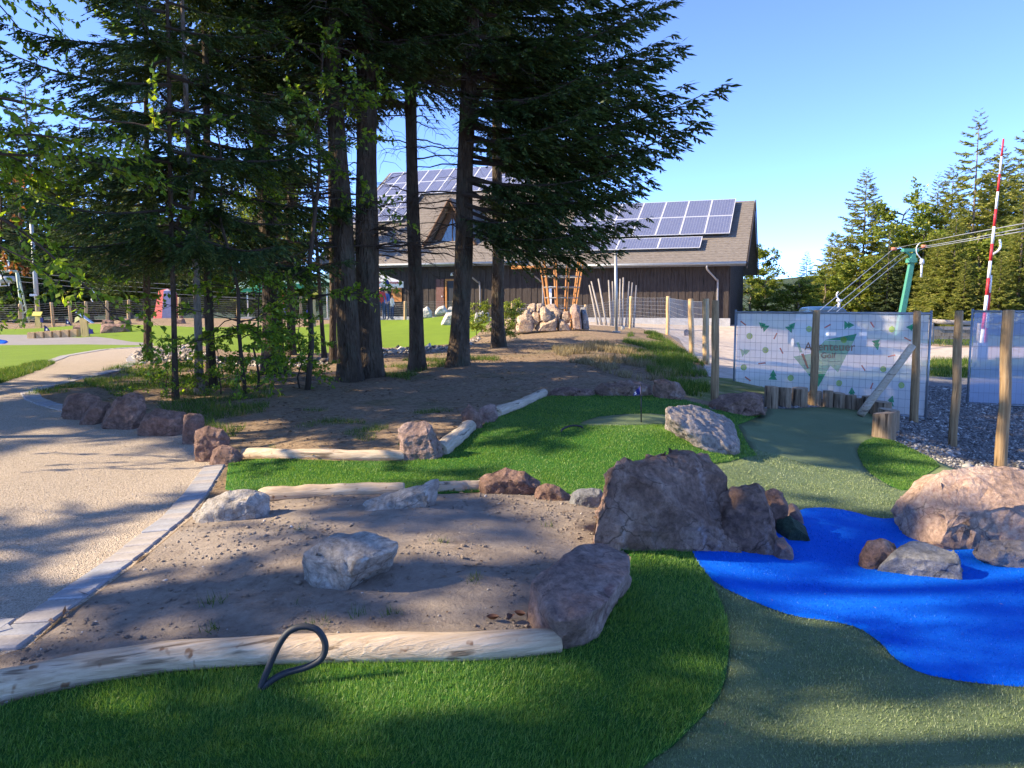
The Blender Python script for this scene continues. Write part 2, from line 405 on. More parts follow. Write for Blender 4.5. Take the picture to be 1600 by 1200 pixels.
# orientation up
a3, b3, c3 = OV[OF[:, 0]], OV[OF[:, 1]], OV[OF[:, 2]]
flip = ((b3 - a3)[:, 0] * (c3 - a3)[:, 1] - (b3 - a3)[:, 1] * (c3 - a3)[:, 0]) < 0
OF[flip] = OF[flip][:, ::-1]
region = {}
def region_mesh(idx, name, mat, dz, rough=0.0, rs=1.0):
    T = OF[owner == idx]
    if not len(T): return None
    u, inv = np.unique(T, return_inverse=True); F = inv.reshape(T.shape)
    V = np.column_stack([OV[u], OZ[u] + dz])
    E = np.concatenate([F[:, [0, 1]], F[:, [1, 2]], F[:, [2, 0]]]); key = np.sort(E, 1)
    uq, first, cnt = np.unique(key, axis=0, return_index=True, return_counts=True)
    B = E[first[cnt == 1]]
    if rough:
        fix = np.zeros(len(V), bool); fix[B.ravel()] = True
        for i in np.nonzero(~fix)[0]:
            x, yy = V[i, 0], V[i, 1]
            if yy < 24 and abs(x) < 25: V[i, 2] += rough * (noise.noise((x * rs, yy * rs, 3.3)) + .5 * noise.noise((x * rs * 2.7, yy * rs * 2.7, 9.1)))
    F = list(map(tuple, F.tolist()))
    if dz > 0:      # the cut edge of the turf
        off = len(V); V = np.concatenate([V, V - np.array([0, 0, dz + .03])])
        F += [(int(b), int(a), int(a) + off, int(b) + off) for a, b in B]
    o = new_obj(name, link_mesh(name, V, F, mat, True)); tag(o, kind='structure')
    region[name] = (V, np.array([f for f in F if len(f) == 3]))
    return o
G = {}
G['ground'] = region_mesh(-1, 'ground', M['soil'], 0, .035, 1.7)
for i, (nm, on, mk, dz, poly) in enumerate(REG):
    G[nm] = region_mesh(i, on, M[mk], dz, .022 if nm == 'planting_bed' else 0, 2.6)

# ---- fibres standing on the turf, stones, tufts: scattered over the region they belong to
def scatter(V, F, dens, dmax, cap):
    """points on triangles; dens(distance) per square metre"""
    a, b, c = V[F[:, 0]], V[F[:, 1]], V[F[:, 2]]
    ar = .5 * np.linalg.norm(np.cross(b - a, c - a), axis=1); ce_ = (a + b + c) / 3
    d = np.linalg.norm(ce_ - np.array(CAM), axis=1)
    vis = (np.abs(ce_[:, 0]) < .72 * ce_[:, 1] + .35) & (d < dmax) & (ce_[:, 1] > 1.6)
    w = ar * dens(d) * vis
    tot = w.sum()
    if tot > cap: w *= cap / tot
    n = RNG.poisson(w); idx = np.repeat(np.arange(len(F)), n)
    r1, r2 = RNG.random(len(idx)), RNG.random(len(idx)); k = r1 + r2 > 1; r1[k] = 1 - r1[k]; r2[k] = 1 - r2[k]
    P = a[idx] + (b - a)[idx] * r1[:, None] + (c - a)[idx] * r2[:, None]
    return P, np.linalg.norm(P - np.array(CAM), axis=1)
def blades(P, d, length, width, lean, wgrow=.3, pile=0.0):
    n = len(P); th = RNG.random(n) * 2 * math.pi; ph = RNG.random(n) * 2 * math.pi
    if pile:      # brushed direction changes slowly over the carpet, trodden places lie flatter
        q = [(p[0] * 1.1, p[1] * 1.1) for p in P]
        f = np.array([noise.noise((x, y_, 2.0)) for x, y_ in q]); g = np.array([noise.noise((x * 2.3, y_ * 2.3, 8.0)) for x, y_ in q])
        ph = f * 5.0 + RNG.normal(0, 1.0 / pile, n); lean = lean * (1 + .55 * g); length = length * (1 - .22 * g)
    w = width * (1 + wgrow * np.maximum(d - 2.5, 0)) * RNG.uniform(.7, 1.3, n); l = length * RNG.uniform(.6, 1.25, n)
    s = np.stack([np.cos(th), np.sin(th), np.zeros(n)], 1) * w[:, None] / 2
    ln = lean * RNG.uniform(.2, 1.3, n)
    t = np.stack([np.cos(ph) * np.sin(ln), np.sin(ph) * np.sin(ln), np.cos(ln)], 1) * l[:, None]
    V = np.empty((n, 3, 3)); V[:, 0] = P - s - [0, 0, .004]; V[:, 1] = P + s - [0, 0, .004]; V[:, 2] = P + t
    return V.reshape(-1, 3), np.arange(3 * n).reshape(-1, 3)
M['fibre'] = leafmat('turf_fibre', [(0, (.055, .14, .024)), (.5, (.125, .265, .044)), (.85, (.21, .365, .065)), (1, (.36, .45, .15))], .4, (1.5, 1.4, .7), .45, .35, macro=(1.4, (.15, .26, .06), .5))
M['fibre2'] = leafmat('putting_fibre', [(0, (.10, .155, .065)), (.5, (.22, .29, .12)), (.85, (.33, .39, .19)), (1, (.47, .52, .32))], .3, (1.3, 1.2, .8), .45, .4)
def stuff(name, VF, mat, label, cat):
    o = new_obj(name, link_mesh(name, VF[0], VF[1], mat)); return tag(o, label, cat, None, 'stuff')
V, F = region['foreground_turf']; P, d = scatter(V, F, lambda d: 36000 * (2.6 / np.maximum(d, 2.2)) ** 1.6, 8, 330000)
stuff('turf_fibres', blades(P, d, .024, .0029, .85, pile=.8), M['fibre'], 'long bright green artificial turf fibres along the bottom of the picture', 'artificial turf')
V, F = region['fairway_turf']; P, d = scatter(V, F, lambda d: 9000 * (6 / np.maximum(d, 5)) ** 1.2, 13, 170000)
stuff('turf_fibres', blades(P, d, .020, .0042, .8, .12, .7), M['fibre'], 'green turf fibres of the fairway leading to the flag', 'artificial turf')
V, F = region['fringe_bank']; P, d = scatter(V, F, lambda d: 9000 + 0 * d, 13, 30000)
stuff('turf_fibres', blades(P, d, .020, .004, .8, .15), M['fibre'], 'green turf fibres of the bank below the end stump', 'artificial turf')
V, F = region['putting_turf']; P, d = scatter(V, F, lambda d: 34000 * (2.6 / np.maximum(d, 2.2)) ** 1.7, 9, 330000)
stuff('turf_fibres', blades(P, d, .013, .0036, 1.1, .25, .5), M['fibre2'], 'short olive turf fibres of the putting lane round the blue felt', 'artificial turf')
M['fibre3'] = leafmat('blue_fibre', [(0, (.0, .085, .48)), (.5, (.0, .125, .66)), (.9, (.01, .18, .78)), (1, (.10, .26, .80))], .2, None, .6, .2)
V, F = region['blue_felt_water']; P, d = scatter(V, F, lambda d: 16000 * (3.5 / np.maximum(d, 3)) ** 1.6, 9, 75000)
stuff('felt_fibres', blades(P, d, .009, .0042, 1.25, .2, .5), M['fibre3'], 'short blue fibres of the felt pond', 'felt')
# loose stones
def stones(P, size, seed=1, flat=.6):
    rg = np.random.default_rng(seed); n = len(P)
    base = np.array([[1,0,0],[-1,0,0],[0,1,0],[0,-1,0],[0,0,1],[0,0,-1]], float)
    f = np.array([[0,2,4],[2,1,4],[1,3,4],[3,0,4],[2,0,5],[1,2,5],[3,1,5],[0,3,5]])
    sc = size * rg.lognormal(0, .4, n)
    V = base[None] * rg.uniform(.55, 1.25, (n, 6, 1)) + rg.normal(0, .18, (n, 6, 3))
    th = rg.random(n) * 6.283; c, s_ = np.cos(th)[:, None], np.sin(th)[:, None]
    x = V[..., 0] * c - V[..., 1] * s_; yv = V[..., 0] * s_ + V[..., 1] * c
    V = np.stack([x, yv, V[..., 2] * flat], 2) * sc[:, None, None] + P[:, None, :] + np.array([0, 0, 1]) * (sc * .2)[:, None, None]
    return V.reshape(-1, 3), (f[None] + 6 * np.arange(n)[:, None, None]).reshape(-1, 3)
def stonemat(name, stops):
    m, nt, out = nodes(name); g = nt.nodes.new('ShaderNodeNewGeometry')
    c = ramp(nt, g.outputs['Random Per Island'], stops); bsdf(nt, out, c, .85); return m
M['stone_grey'] = stonemat('grey_chippings', [(0, (.085, .08, .075)), (.5, (.20, .19, .18)), (.85, (.34, .325, .305)), (1, (.56, .54, .5))])
M['stone_buff'] = stonemat('pebbles', [(0, (.10, .08, .065)), (.5, (.3, .25, .2)), (.85, (.48, .43, .37)), (1, (.7, .66, .6))])
V, F = region['gravel_yard']; P, d = scatter(V, F, lambda d: 700 + 0 * d, 20, 26000)
stuff('gravel', stones(P, .017), M['stone_grey'], 'grey stone chippings covering the yard by the posts', 'gravel')
V, F = region['planting_bed']; P, d = scatter(V, F, lambda d: 95 + 0 * d, 12, 2500)
k = np.array([noise.noise((p[0] * 2.2, p[1] * 2.2, 1)) for p in P]) + RNG.uniform(-.5, .5, len(P)) > 0
stuff('pebbles', stones(P[k], .0065, 2), M['stone_buff'], 'small pale pebbles strewn on the planting bed', 'pebbles')
P, d = scatter(V, F, lambda d: 600 + 0 * d, 12, 9000)
k = np.array([noise.noise((p[0] * 1.6, p[1] * 1.6, 7)) for p in P]) + RNG.uniform(-.35, .35, len(P)) > .1
stuff('soil_crumbs', stones(P[k], .0085, 5), M['bed'], 'grey brown soil crumbs lying on the planting bed', 'soil')
V, F = region['pebble_bed']; P, d = scatter(V, F, lambda d: 130 + 0 * d, 40, 6000)
stuff('pebbles', stones(P, .045, 3), M['stone_buff'], 'pale cobbles bordering the bright lawn beyond the trees', 'pebbles')
V, F = region['gravel_path']; P, d = scatter(V, F, lambda d: 420 * (4 / np.maximum(d, 4)) ** 1.5, 12, 12000)
stuff('grit', stones(P, .0032, 4), M['stone_buff'], 'loose buff grit on the curved gravel path', 'grit')
# ------------------------------------------------------------------ path edging: separate pavers
M['paver'] = surf('paver_concrete', [(.3, (.30, .27, .25)), (.7, (.46, .42, .38))], 5, .9, fine=60, bs=.4, bd=.006)
M['paver2'] = surf('paver_concrete_bluish', [(.3, (.27, .27, .285)), (.7, (.40, .40, .41))], 5, .9, fine=60, bs=.4, bd=.006)
paver_meshes = []
for k in range(4):
    bm = bmesh.new(); bmesh.ops.create_cube(bm, size=1)
    for v in bm.verts: v.co.x *= .19; v.co.y *= .135; v.co.z *= .06
    bmesh.ops.bevel(bm, geom=bm.edges[:], offset=.007, segments=1, affect='EDGES')
    me = bpy.data.meshes.new('paver'); bm.to_mesh(me); bm.free(); me.materials.append(M['paver' if k % 2 else 'paver2']); paver_meshes.append(me)
def pavers(line, off, size=(.19, .135), gap=.006, parent=None, sc=1.0, rowshift=0):
    """lay pavers side by side along a line on the ground; off = sideways shift"""
    P = [gp(x, y) for x, y in line]
    seg = [(P[i + 1] - P[i]).to_2d().length for i in range(len(P) - 1)]
    s = rowshift; step = size[1] * sc + gap
    tot = sum(seg)
    while s < tot:
        a = s; i = 0
        while i < len(seg) - 1 and a > seg[i]: a -= seg[i]; i += 1
        p = P[i].lerp(P[i + 1], min(1, a / max(seg[i], 1e-6))); t = (P[i + 1] - P[i]).to_2d().normalized(); n = Vector((t.y, -t.x))
        x, yy = p.x + n.x * off, p.y + n.y * off
        o = new_obj('paver', random.choice(paver_meshes), parent)
        e = .08
        sl = (H(x + n.x * e, yy + n.y * e) - H(x - n.x * e, yy - n.y * e)) / (2 * e)
        o.location = (x, yy, H(x, yy) - .016 + random.uniform(-.003, .003))
        o.rotation_euler = (0, -math.atan(sl), math.atan2(n.y, n.x) + random.uniform(-.015, .015)); o.scale = (sc * random.uniform(.98, 1.01), sc, 1)
        s += step
pa = G['gravel_path']
edge = [(-60, 1046), (0, 1020), (45, 1006), (100, 963), (160, 918), (235, 860), (300, 805), (330, 768), (354, 728)]
pavers(edge, -.11, parent=pa); pavers(edge[:4], -.31, parent=pa, rowshift=.06)
pavers([(92, 641), (62, 633), (40, 624), (34, 614), (60, 605), (120, 591), (180, 577), (200, 568), (198, 561), (206, 553), (235, 547)], .1, parent=pa, sc=1.25)
pavers([(-30, 606), (0, 597), (60, 574), (110, 556), (170, 546), (235, 542)], -.13, parent=pa, sc=1.4)

# ------------------------------------------------------------------ rocks
def rockmat(name, stops, vein=None, rough=.85, scale=3.5, patch=None):
    m, nt, out = nodes(name)
    v = mapping(nt)
    a = tnoise(nt, v, scale, 10, .68, .6); b = tnoise(nt, v, 24, 8, .72); c = tnoise(nt, v, 110, 4, .7)
    col = ramp(nt, a, stops)
    col = mixc(nt, .75, col, ramp(nt, b, [(.3, .15), (.7, .85)]), 'OVERLAY')
    if patch:      # broad patches of another tone
        p = tnoise(nt, v, patch[0], 5, .6, 1.0)
        col = mixc(nt, ramp(nt, p, [(patch[1], 0.0), (patch[1] + .08, patch[3])]), col, patch[2])
    if vein:
        w = nt.nodes.new('ShaderNodeTexNoise'); w.inputs['Scale'].default_value = vein[0]; w.inputs['Detail'].default_value = 5
        w.inputs['Distortion'].default_value = .8
        nt.links.new(v, w.inputs['Vector'])
        k = mixc(nt, 1.0, ramp(nt, w.outputs['Fac'], [(.47, 0.0), (.5, 1.0), (.53, 0.0)]), ramp(nt, b, [(.4, .15), (.6, 1.0)]), 'MULTIPLY')
        k2 = ramp(nt, tnoise(nt, v, 2.1, 3), [(.45, 0.0), (.6, vein[2])])
        col = mixc(nt, mixc(nt, 1.0, k, k2, 'MULTIPLY'), col, vein[1])
    col = mixc(nt, ramp(nt, c, [(.68, 0.0), (.75, .6)]), col, (.55, .5, .46))
    cm = nt.nodes.new('ShaderNodeMix'); cm.data_type = 'VECTOR'; cm.inputs[0].default_value = .16        # cracks along bent lines
    cn = nt.nodes.new('ShaderNodeTexNoise'); cn.inputs['Scale'].default_value = 6; cn.inputs['Detail'].default_value = 4; nt.links.new(v, cn.inputs['Vector'])
    nt.links.new(v, cm.inputs[4]); nt.links.new(cn.outputs['Color'], cm.inputs[5])
    cv_ = nt.nodes.new('ShaderNodeTexVoronoi'); cv_.feature = 'DISTANCE_TO_EDGE'; cv_.inputs['Scale'].default_value = 5.5; nt.links.new(cm.outputs[1], cv_.inputs['Vector'])
    ck = mixc(nt, 1.0, ramp(nt, cv_.outputs['Distance'], [(.0, 1.0), (.03, 0.0)]), ramp(nt, tnoise(nt, v, 3.3, 3), [(.48, 0.0), (.6, .8)]), 'MULTIPLY')
    col = mixc(nt, ck, col, tuple(x * .4 for x in stops[0][1]))
    n = bump(nt, a, 1.0, .08); n = bump(nt, b, 1.0, .03, n); n = bump(nt, c, .9, .008, n)
    bsdf(nt, out, col, rough, 0, n, .3); return m
M['rock_brown'] = rockmat('brown_sandstone', [(.28, (.085, .05, .037)), (.5, (.27, .168, .12)), (.72, (.46, .325, .25))], (1.3, (.50, .42, .40), .9), patch=(1.8, .55, (.27, .195, .16), .6))
M['rock_red'] = rockmat('red_sandstone', [(.25, (.11, .065, .05)), (.5, (.26, .16, .12)), (.75, (.45, .31, .24))], patch=(2.4, .56, (.30, .20, .17), .6))
M['rock_mauve'] = rockmat('mauve_sandstone', [(.25, (.20, .125, .10)), (.5, (.345, .24, .20)), (.75, (.50, .38, .33))], (3, (.5, .42, .4), .6), patch=(3.2, .58, (.20, .09, .08), .6))
M['rock_grey'] = rockmat('grey_stone', [(.25, (.14, .14, .145)), (.5, (.27, .27, .27)), (.75, (.44, .43, .42))], (5, (.5, .5, .5), .5))
M['rock_slab'] = rockmat('grey_slab', [(.25, (.20, .165, .145)), (.5, (.34, .29, .255)), (.75, (.48, .425, .385))], (5, (.12, .1, .1), .5))
M['rock_white'] = rockmat('white_quartz', [(.25, (.27, .22, .17)), (.5, (.47, .43, .38)), (.75, (.66, .64, .60))], (4, (.30, .2, .12), .7), patch=(4, .58, (.33, .24, .15), .7))
M['rock_tan'] = rockmat('tan_sandstone', [(.25, (.30, .19, .13)), (.5, (.56, .39, .29)), (.75, (.70, .54, .43))], (3, (.14, .08, .07), .6), scale=2.4, patch=(2.0, .6, (.16, .085, .065), .5))
M['rock_moss'] = rockmat('mossy_stone', [(.25, (.02, .045, .028)), (.5, (.06, .10, .065)), (.75, (.16, .2, .15))])
M['rock_wall'] = rockmat('wall_stone', [(.25, (.30, .2, .13)), (.5, (.50, .37, .26)), (.75, (.66, .54, .42))], patch=(2.2, .55, (.36, .22, .16), .6))
M['rock_pale'] = rockmat('pale_boulder', [(.25, (.36, .34, .30)), (.5, (.52, .50, .45)), (.75, (.66, .64, .59))])
def hull_rock(points, bevel=.03, detail=.05, amp=.02, seed=0, coarse=.12):
    """rock through 3D points: hull, broken edges, then rough faces"""
    bm = bmesh.new()
    for p in points: bm.verts.new(p)
    r = bmesh.ops.convex_hull(bm, input=bm.verts[:])
    junk = [g for g in r['geom_interior'] + r['geom_unused'] if isinstance(g, bmesh.types.BMVert)]
    if junk: bmesh.ops.delete(bm, geom=list(set(junk)), context='VERTS')
    bmesh.ops.dissolve_limit(bm, angle_limit=math.radians(9), verts=bm.verts[:], edges=bm.edges[:])
    sz = max((v.co - bm.verts[0].co if False else Vector(v.co)).length for v in bm.verts)
    bmesh.ops.bevel(bm, geom=bm.edges[:], offset=bevel, segments=2, profile=.6, affect='EDGES', clamp_overlap=True)
    bmesh.ops.triangulate(bm, faces=bm.faces[:])
    for it in range(5):
        es = [e for e in bm.edges if e.calc_length() > detail * 1.6]
        if not es or len(bm.faces) > 9000: break
        bmesh.ops.subdivide_edges(bm, edges=es, cuts=1, use_grid_fill=False); bmesh.ops.triangulate(bm, faces=bm.faces[:])
    bmesh.ops.smooth_vert(bm, verts=bm.verts[:], factor=.25, use_axis_x=True, use_axis_y=True, use_axis_z=True)
    bm.normal_update()
    s = Vector((seed * 3.1, seed * 1.7, seed * .9))
    for v in bm.verts:
        p = v.co / coarse + s
        n1 = noise.fractal(p * .55, 1.0, 2.0, 5)
        n2 = abs(noise.noise(p * .9 + Vector((5, 2, 8))))
        n3 = noise.noise(v.co * 22 + s)
        st = noise.noise(Vector((v.co.x * 3 + seed, v.co.y * 3, v.co.z * 26 + v.co.x * 6)))
        vd = noise.voronoi(p * .8 + Vector((1, 7, 3)))[0]
        v.co += v.normal * (amp * (.7 * n1 - .7 * n2 + .25 * n3 + .3 * st - 1.5 * max(0, .22 - (vd[1] - vd[0])) + .5 * (vd[0] - .4)))
    bmesh.ops.recalc_face_normals(bm, faces=bm.faces[:])
    V = np.array([tuple(v.co) for v in bm.verts]); F = [tuple(v.index for v in f.verts) for f in bm.faces]
    bm.free(); return V, F
def rock(outline, mat, label, thick=None, seed=0, name='rock', group=None, depth=None, amp=None, top=.78, parent=None, tilt=0.0, front=.74, cat='rock', bottom=None, sink=.06):
    xs = [p[0] for p in outline]; ys = [p[1] for p in outline]
    yb = bottom or max(ys)
    low = [p for p in outline if p[1] > yb - 10] or [max(outline, key=lambda p: p[1])]
    bx = sum(p[0] for p in low) / len(low)
    df = depth or gp(bx, yb).y
    wid = (max(xs) - min(xs)) / FPX * df
    hei = (max(ys) - min(ys)) / FPX * df
    t = thick or max(.5 * wid, .5 * hei)
    dc = df + t * .45
    rg = random.Random(seed + 11)
    O = [at(px, py, dc) for px, py in outline]
    cx = sum(p.x for p in O) / len(O); zmax = max(p.z for p in O)
    gz = H(cx, dc) - sink
    Q = []
    for p in O:
        z = max(p.z, gz); Q.append(Vector((p.x, p.y + rg.uniform(-.06, .06) * t, z)))
        z0 = gz
        hh = max(z - z0, 0)
        fz = z0 + hh * (top + rg.uniform(-.08, .04)) + tilt * t
        Q.append(Vector((cx + (p.x - cx) * (front + rg.uniform(-.07, .07)), dc - t * (.46 + rg.uniform(-.06, .04)), fz)))
        Q.append(Vector((cx + (p.x - cx) * (.74 + rg.uniform(-.08, .08)), dc + t * (.46 + rg.uniform(-.06, .06)), z0 + hh * (.8 + rg.uniform(-.1, .05)))))
        if z < gz + .4 * (zmax - gz) and parent is None:
            Q.append(Vector((p.x, p.y, gz)))
    s = max(wid, hei)
    V, F = hull_rock(Q, bevel=min(.035, .07 * s), detail=max(.018, s * .035), amp=amp or min(.05, .055 * s), seed=seed, coarse=max(.05, s * .32))
    if parent is not None: return part(parent, name, (V, F), mat, False)
    return solo(name, (V, F), mat, label, cat, group)
g1 = 'dark red boulders edging the gravel path'
R_ = [
 ([(95,650),(97,630),(108,615),(140,613),(158,620),(158,632),(148,645),(125,656)], 'rock_red', 'leftmost dark red boulder of the row edging the gravel path', g1),
 ([(122,660),(138,635),(155,625),(172,628),(165,650),(150,664)], 'rock_red', 'small wedge-shaped red boulder squeezed second in the row edging the path', g1),
 ([(158,662),(165,640),(182,618),(205,611),(225,618),(231,638),(218,670),(195,671)], 'rock_red', 'tallest dark red boulder of the row edging the gravel path', g1),
 ([(214,670),(222,650),(245,635),(270,640),(290,645),(287,682),(250,681)], 'rock_red', 'broad sloping red boulder fourth from the left in the path row', g1),
 ([(283,688),(286,646),(305,643),(320,648),(318,675),(305,695)], 'rock_red', 'narrow upright red boulder fifth from the left in the path row', g1),
 ([(302,704),(305,672),(325,663),(350,668),(360,685),(358,708),(330,722),(316,718)], 'rock_red', 'blocky mauve red boulder sixth in the path row', g1),
 ([(325,726),(332,702),(345,692),(365,698),(380,712),(378,724)], 'rock_red', 'low end boulder of the path row touching the log tip', g1),
 ([(300,818),(302,800),(325,780),(360,764),(400,762),(420,775),(424,797),(405,806),(370,808),(325,818)], 'rock_white', 'flat white quartz rock at the corner of path and planting bed', None),
 ([(558,796),(570,782),(610,768),(650,757),(686,745),(689,765),(682,787),(630,794)], 'rock_white', 'long low pale rock lying along the back edge of the planting bed', None),
 ([(623,718),(622,670),(635,661),(665,657),(676,665),(691,695),(693,714),(670,720),(635,720)], 'rock_mauve', 'upright mottled red and white rock between two edging logs', None),
 ([(722,672),(721,645),(733,629),(745,640),(757,650),(752,666),(738,672)], 'rock_red', 'pointed dark red stone behind the short edging log', None),
 ([(745,662),(748,638),(765,630),(775,632),(781,650),(765,658)], 'rock_mauve', 'rounded purple grey stone beside the pointed red stone', None),
 ([(745,764),(748,745),(765,735),(790,731),(820,735),(846,752),(842,770),(800,773)], 'rock_red', 'rough reddish rock ending the log at the back of the planting bed', None),
 ([(833,774),(838,757),(855,754),(875,761),(894,776),(890,782),(850,780)], 'rock_red', 'low broken red rock left of the small grey block', None),
 ([(887,789),(892,770),(905,764),(940,763),(946,785),(915,793)], 'rock_grey', 'small square grey block leaning on the biggest brown boulder', None),
 ([(1103,642),(1110,628),(1140,615),(1175,611),(1197,613),(1199,640),(1170,646),(1130,648)], 'rock_red', 'long reddish rock under the left corner of the printed banner', None),
 ([(846,619),(860,608),(890,604),(925,608),(932,617),(890,620)], 'rock_red', 'low dark red kerb stone left of the flag at the green rim', None),
 ([(927,620),(930,605),(940,596),(985,594),(1018,600),(1021,617),(980,619)], 'rock_brown', 'long flat topped brown stone right behind the blue flag', None),
 ([(1019,618),(1020,592),(1040,590),(1060,597),(1073,612),(1071,624),(1040,620)], 'rock_brown', 'brown kerb stone right of the flag at the green rim', None),
 ([(1406,828),(1411,808),(1430,802),(1444,815),(1442,836),(1420,838)], 'rock_tan', 'smooth pink cobble at the left foot of the big tan boulder', None),
 ([(1438,848),(1445,826),(1467,826),(1477,840),(1470,851)], 'rock_tan', 'low pinkish cobble between the pink cobble and the dark red stone', None),
 ([(1469,853),(1478,832),(1500,826),(1530,835),(1534,846),(1518,861),(1490,859)], 'rock_red', 'dark red angular stone in front of the big tan boulder', None),
 ([(1340,882),(1345,855),(1355,842),(1385,840),(1403,848),(1401,872),(1370,893)], 'rock_brown', 'round dark brown stone standing on the blue felt', None),
]
for i, (ol, mk, lb, gr) in enumerate(R_): rock(ol, M[mk], lb, seed=i + 1, group=gr)
# the big brown boulder and its neighbours
rock([(1085,830),(1112,775),(1140,757),(1163,752),(1185,750),(1196,770),(1207,802),(1228,872),(1195,870),(1150,862)], M['rock_brown'], 'ribbed brown rock leaning on the right side of the biggest boulder', thick=.4, seed=32, amp=.045, top=.9)
rock([(1188,806),(1193,765),(1210,760),(1225,768),(1231,785),(1216,832),(1205,832)], M['rock_red'], 'upright reddish stone behind the ribbed brown rock', thick=.25, seed=33)
rock([(1220,818),(1228,795),(1238,785),(1250,795),(1255,810),(1249,820)], M['rock_mauve'], 'small rounded stone at the far corner of the blue felt', thick=.2, seed=34)
rock([(1211,842),(1216,812),(1235,807),(1258,822),(1268,846),(1240,847)], M['rock_moss'], 'dark green mossy stone poking over the blue felt', thick=.3, seed=35)
rock([(1203,872),(1212,842),(1225,838),(1238,858),(1233,874),(1220,877)], M['rock_mauve'], 'small mauve stone at the tip of the ribbed rock on the felt', thick=.18, seed=36)
# slab lying on the corner of bed and turf: its top face is tilted towards the camera
def slab(toprim, botrim, mat, label, seed, amp=.03, bevel=.03, det=.028):
    """toprim/botrim: picture points with their height above the ground"""
    Q = []
    for (px, py, h) in toprim + botrim:
        p = gp(px, py)
        if h > 0:
            r = ray(px, py); lo, hi = 1.0, 40.0
            for _ in range(40):
                m = (lo + hi) / 2; q = CAM + r * (m / r.y)
                if q.z - H(q.x, q.y) > h: lo = m
                else: hi = m
            p = CAM + r * (lo / r.y)
        else: p = Vector((p.x, p.y, p.z - .06))
        Q.append(p)
    V, F = hull_rock(Q, bevel, det, amp, seed, .16)
    return solo('rock', (V, F), mat, label, 'rock')
slab([(949,738,.47),(1000,730,.49),(1045,727,.50),(1090,716,.53),(1122,728,.50),(960,718,.56),(1010,705,.58),(1062,700,.60),(1108,704,.57),(1130,757,.36),(1150,795,.24),(1172,820,.15)],
     [(915,866,0),(925,850,0),(960,868,0),(1010,868,0),(1060,864,0),(1120,866,0),(1188,868,0),(1180,835,0),(1050,800,0),(960,790,0)], M['rock_brown'], 'biggest dark brown boulder with white veins beside the blue felt', 31, .052, .018, .028)
slab([(828,905,.20),(858,884,.27),(905,850,.28),(950,850,.28),(985,868,.28),(984,892,.26),(950,940,.22),(905,968,.2),(868,972,.17),(838,920,.2)],
     [(820,965,0),(845,992,0),(885,1015,0),(925,1002,0),(940,985,0),(970,925,0),(985,905,0),(960,880,0),(860,900,0)], M['rock_mauve'], 'flat topped mauve slab at the corner of bed and foreground turf', 41, .022, .016)
slab([(1040,634,.33),(1075,630,.33),(1115,642,.30),(1145,655,.22),(1155,685,.12),(1150,700,.1),(1110,672,.2),(1062,655,.26),(1040,648,.3)],
     [(1038,668,0),(1062,682,0),(1098,702,0),(1130,713,0),(1158,708,0),(1150,690,0),(1120,660,0)], M['rock_slab'], 'big grey tilted slab right of the flag on the green', 42, .03, .04, .03)
slab([(470,860,.20),(500,846,.24),(522,831,.24),(572,828,.24),(584,838,.22),(626,845,.22),(616,862,.19),(560,878,.18),(545,875,.17),(476,872,.17)],
     [(474,898,0),(492,914,0),(536,917,0),(548,905,0),(575,888,0),(606,886,0),(610,872,0),(540,862,0)], M['rock_white'], 'broad white quartz rock in the middle of the planting bed', 43, .022, .02, .02)
slab([(1368,886,.04),(1398,853,.17),(1430,843,.19),(1462,847,.19),(1500,861,.17),(1505,880,.13),(1400,870,.13)],
     [(1366,894,0),(1420,898,0),(1465,905,0),(1513,911,0),(1508,890,0),(1440,868,0)], M['rock_grey'], 'angular grey rock standing on the blue felt', 44, .022, .02, .02)
rock([(1411,815),(1414,785),(1425,770),(1448,745),(1460,735),(1485,726),(1520,725),(1560,732),(1620,738),(1700,765),(1725,850),(1640,862),(1560,856),(1500,850),(1450,842),(1425,828)], M['rock_tan'],
     'biggest tan boulder in sunlight at the right edge', thick=.8, seed=45, amp=.05, top=.68, front=.86)
rock([(1517,866),(1530,840),(1570,841),(1620,846),(1650,884),(1600,890),(1560,878)], M['rock_slab'], 'pale flat stone at the right edge before the big tan boulder', thick=.25, seed=46)
for i, (ol, lb) in enumerate([
 ([(156,524),(158,507),(165,505),(185,506),(206,507),(206,515),(188,523)], 'large red block left of the bright hump before the far fence'),
 ([(158,507),(160,500),(168,499),(178,501),(180,508)], 'small red stone perched behind the large red block by far fence'),
 ([(184,506),(188,499),(203,497),(206,507)], 'dark red stone right behind the large red block by far fence'),
 ([(157,530),(160,522),(176,521),(178,529)], 'low red stone at the foot of the large red block on the far lane'),
 ([(112,527),(114,508),(136,507),(144,516),(150,528)], 'reddish triangular stone behind the leaning yellow board'),
 ([(212,502),(214,496),(226,495),(232,502)], 'small reddish boulder in the sandy strip left of the thin trunk'),
 ([(270,506),(272,498),(288,497),(292,506)], 'reddish boulder in the sandy strip right of the thin trunk')]):
    rock(ol, M['rock_red'], lb, seed=60 + i, group='red stones on the far course', depth=max(gp(sum(p[0] for p in ol) / len(ol), max(p[1] for p in ol)).y, 35.5))

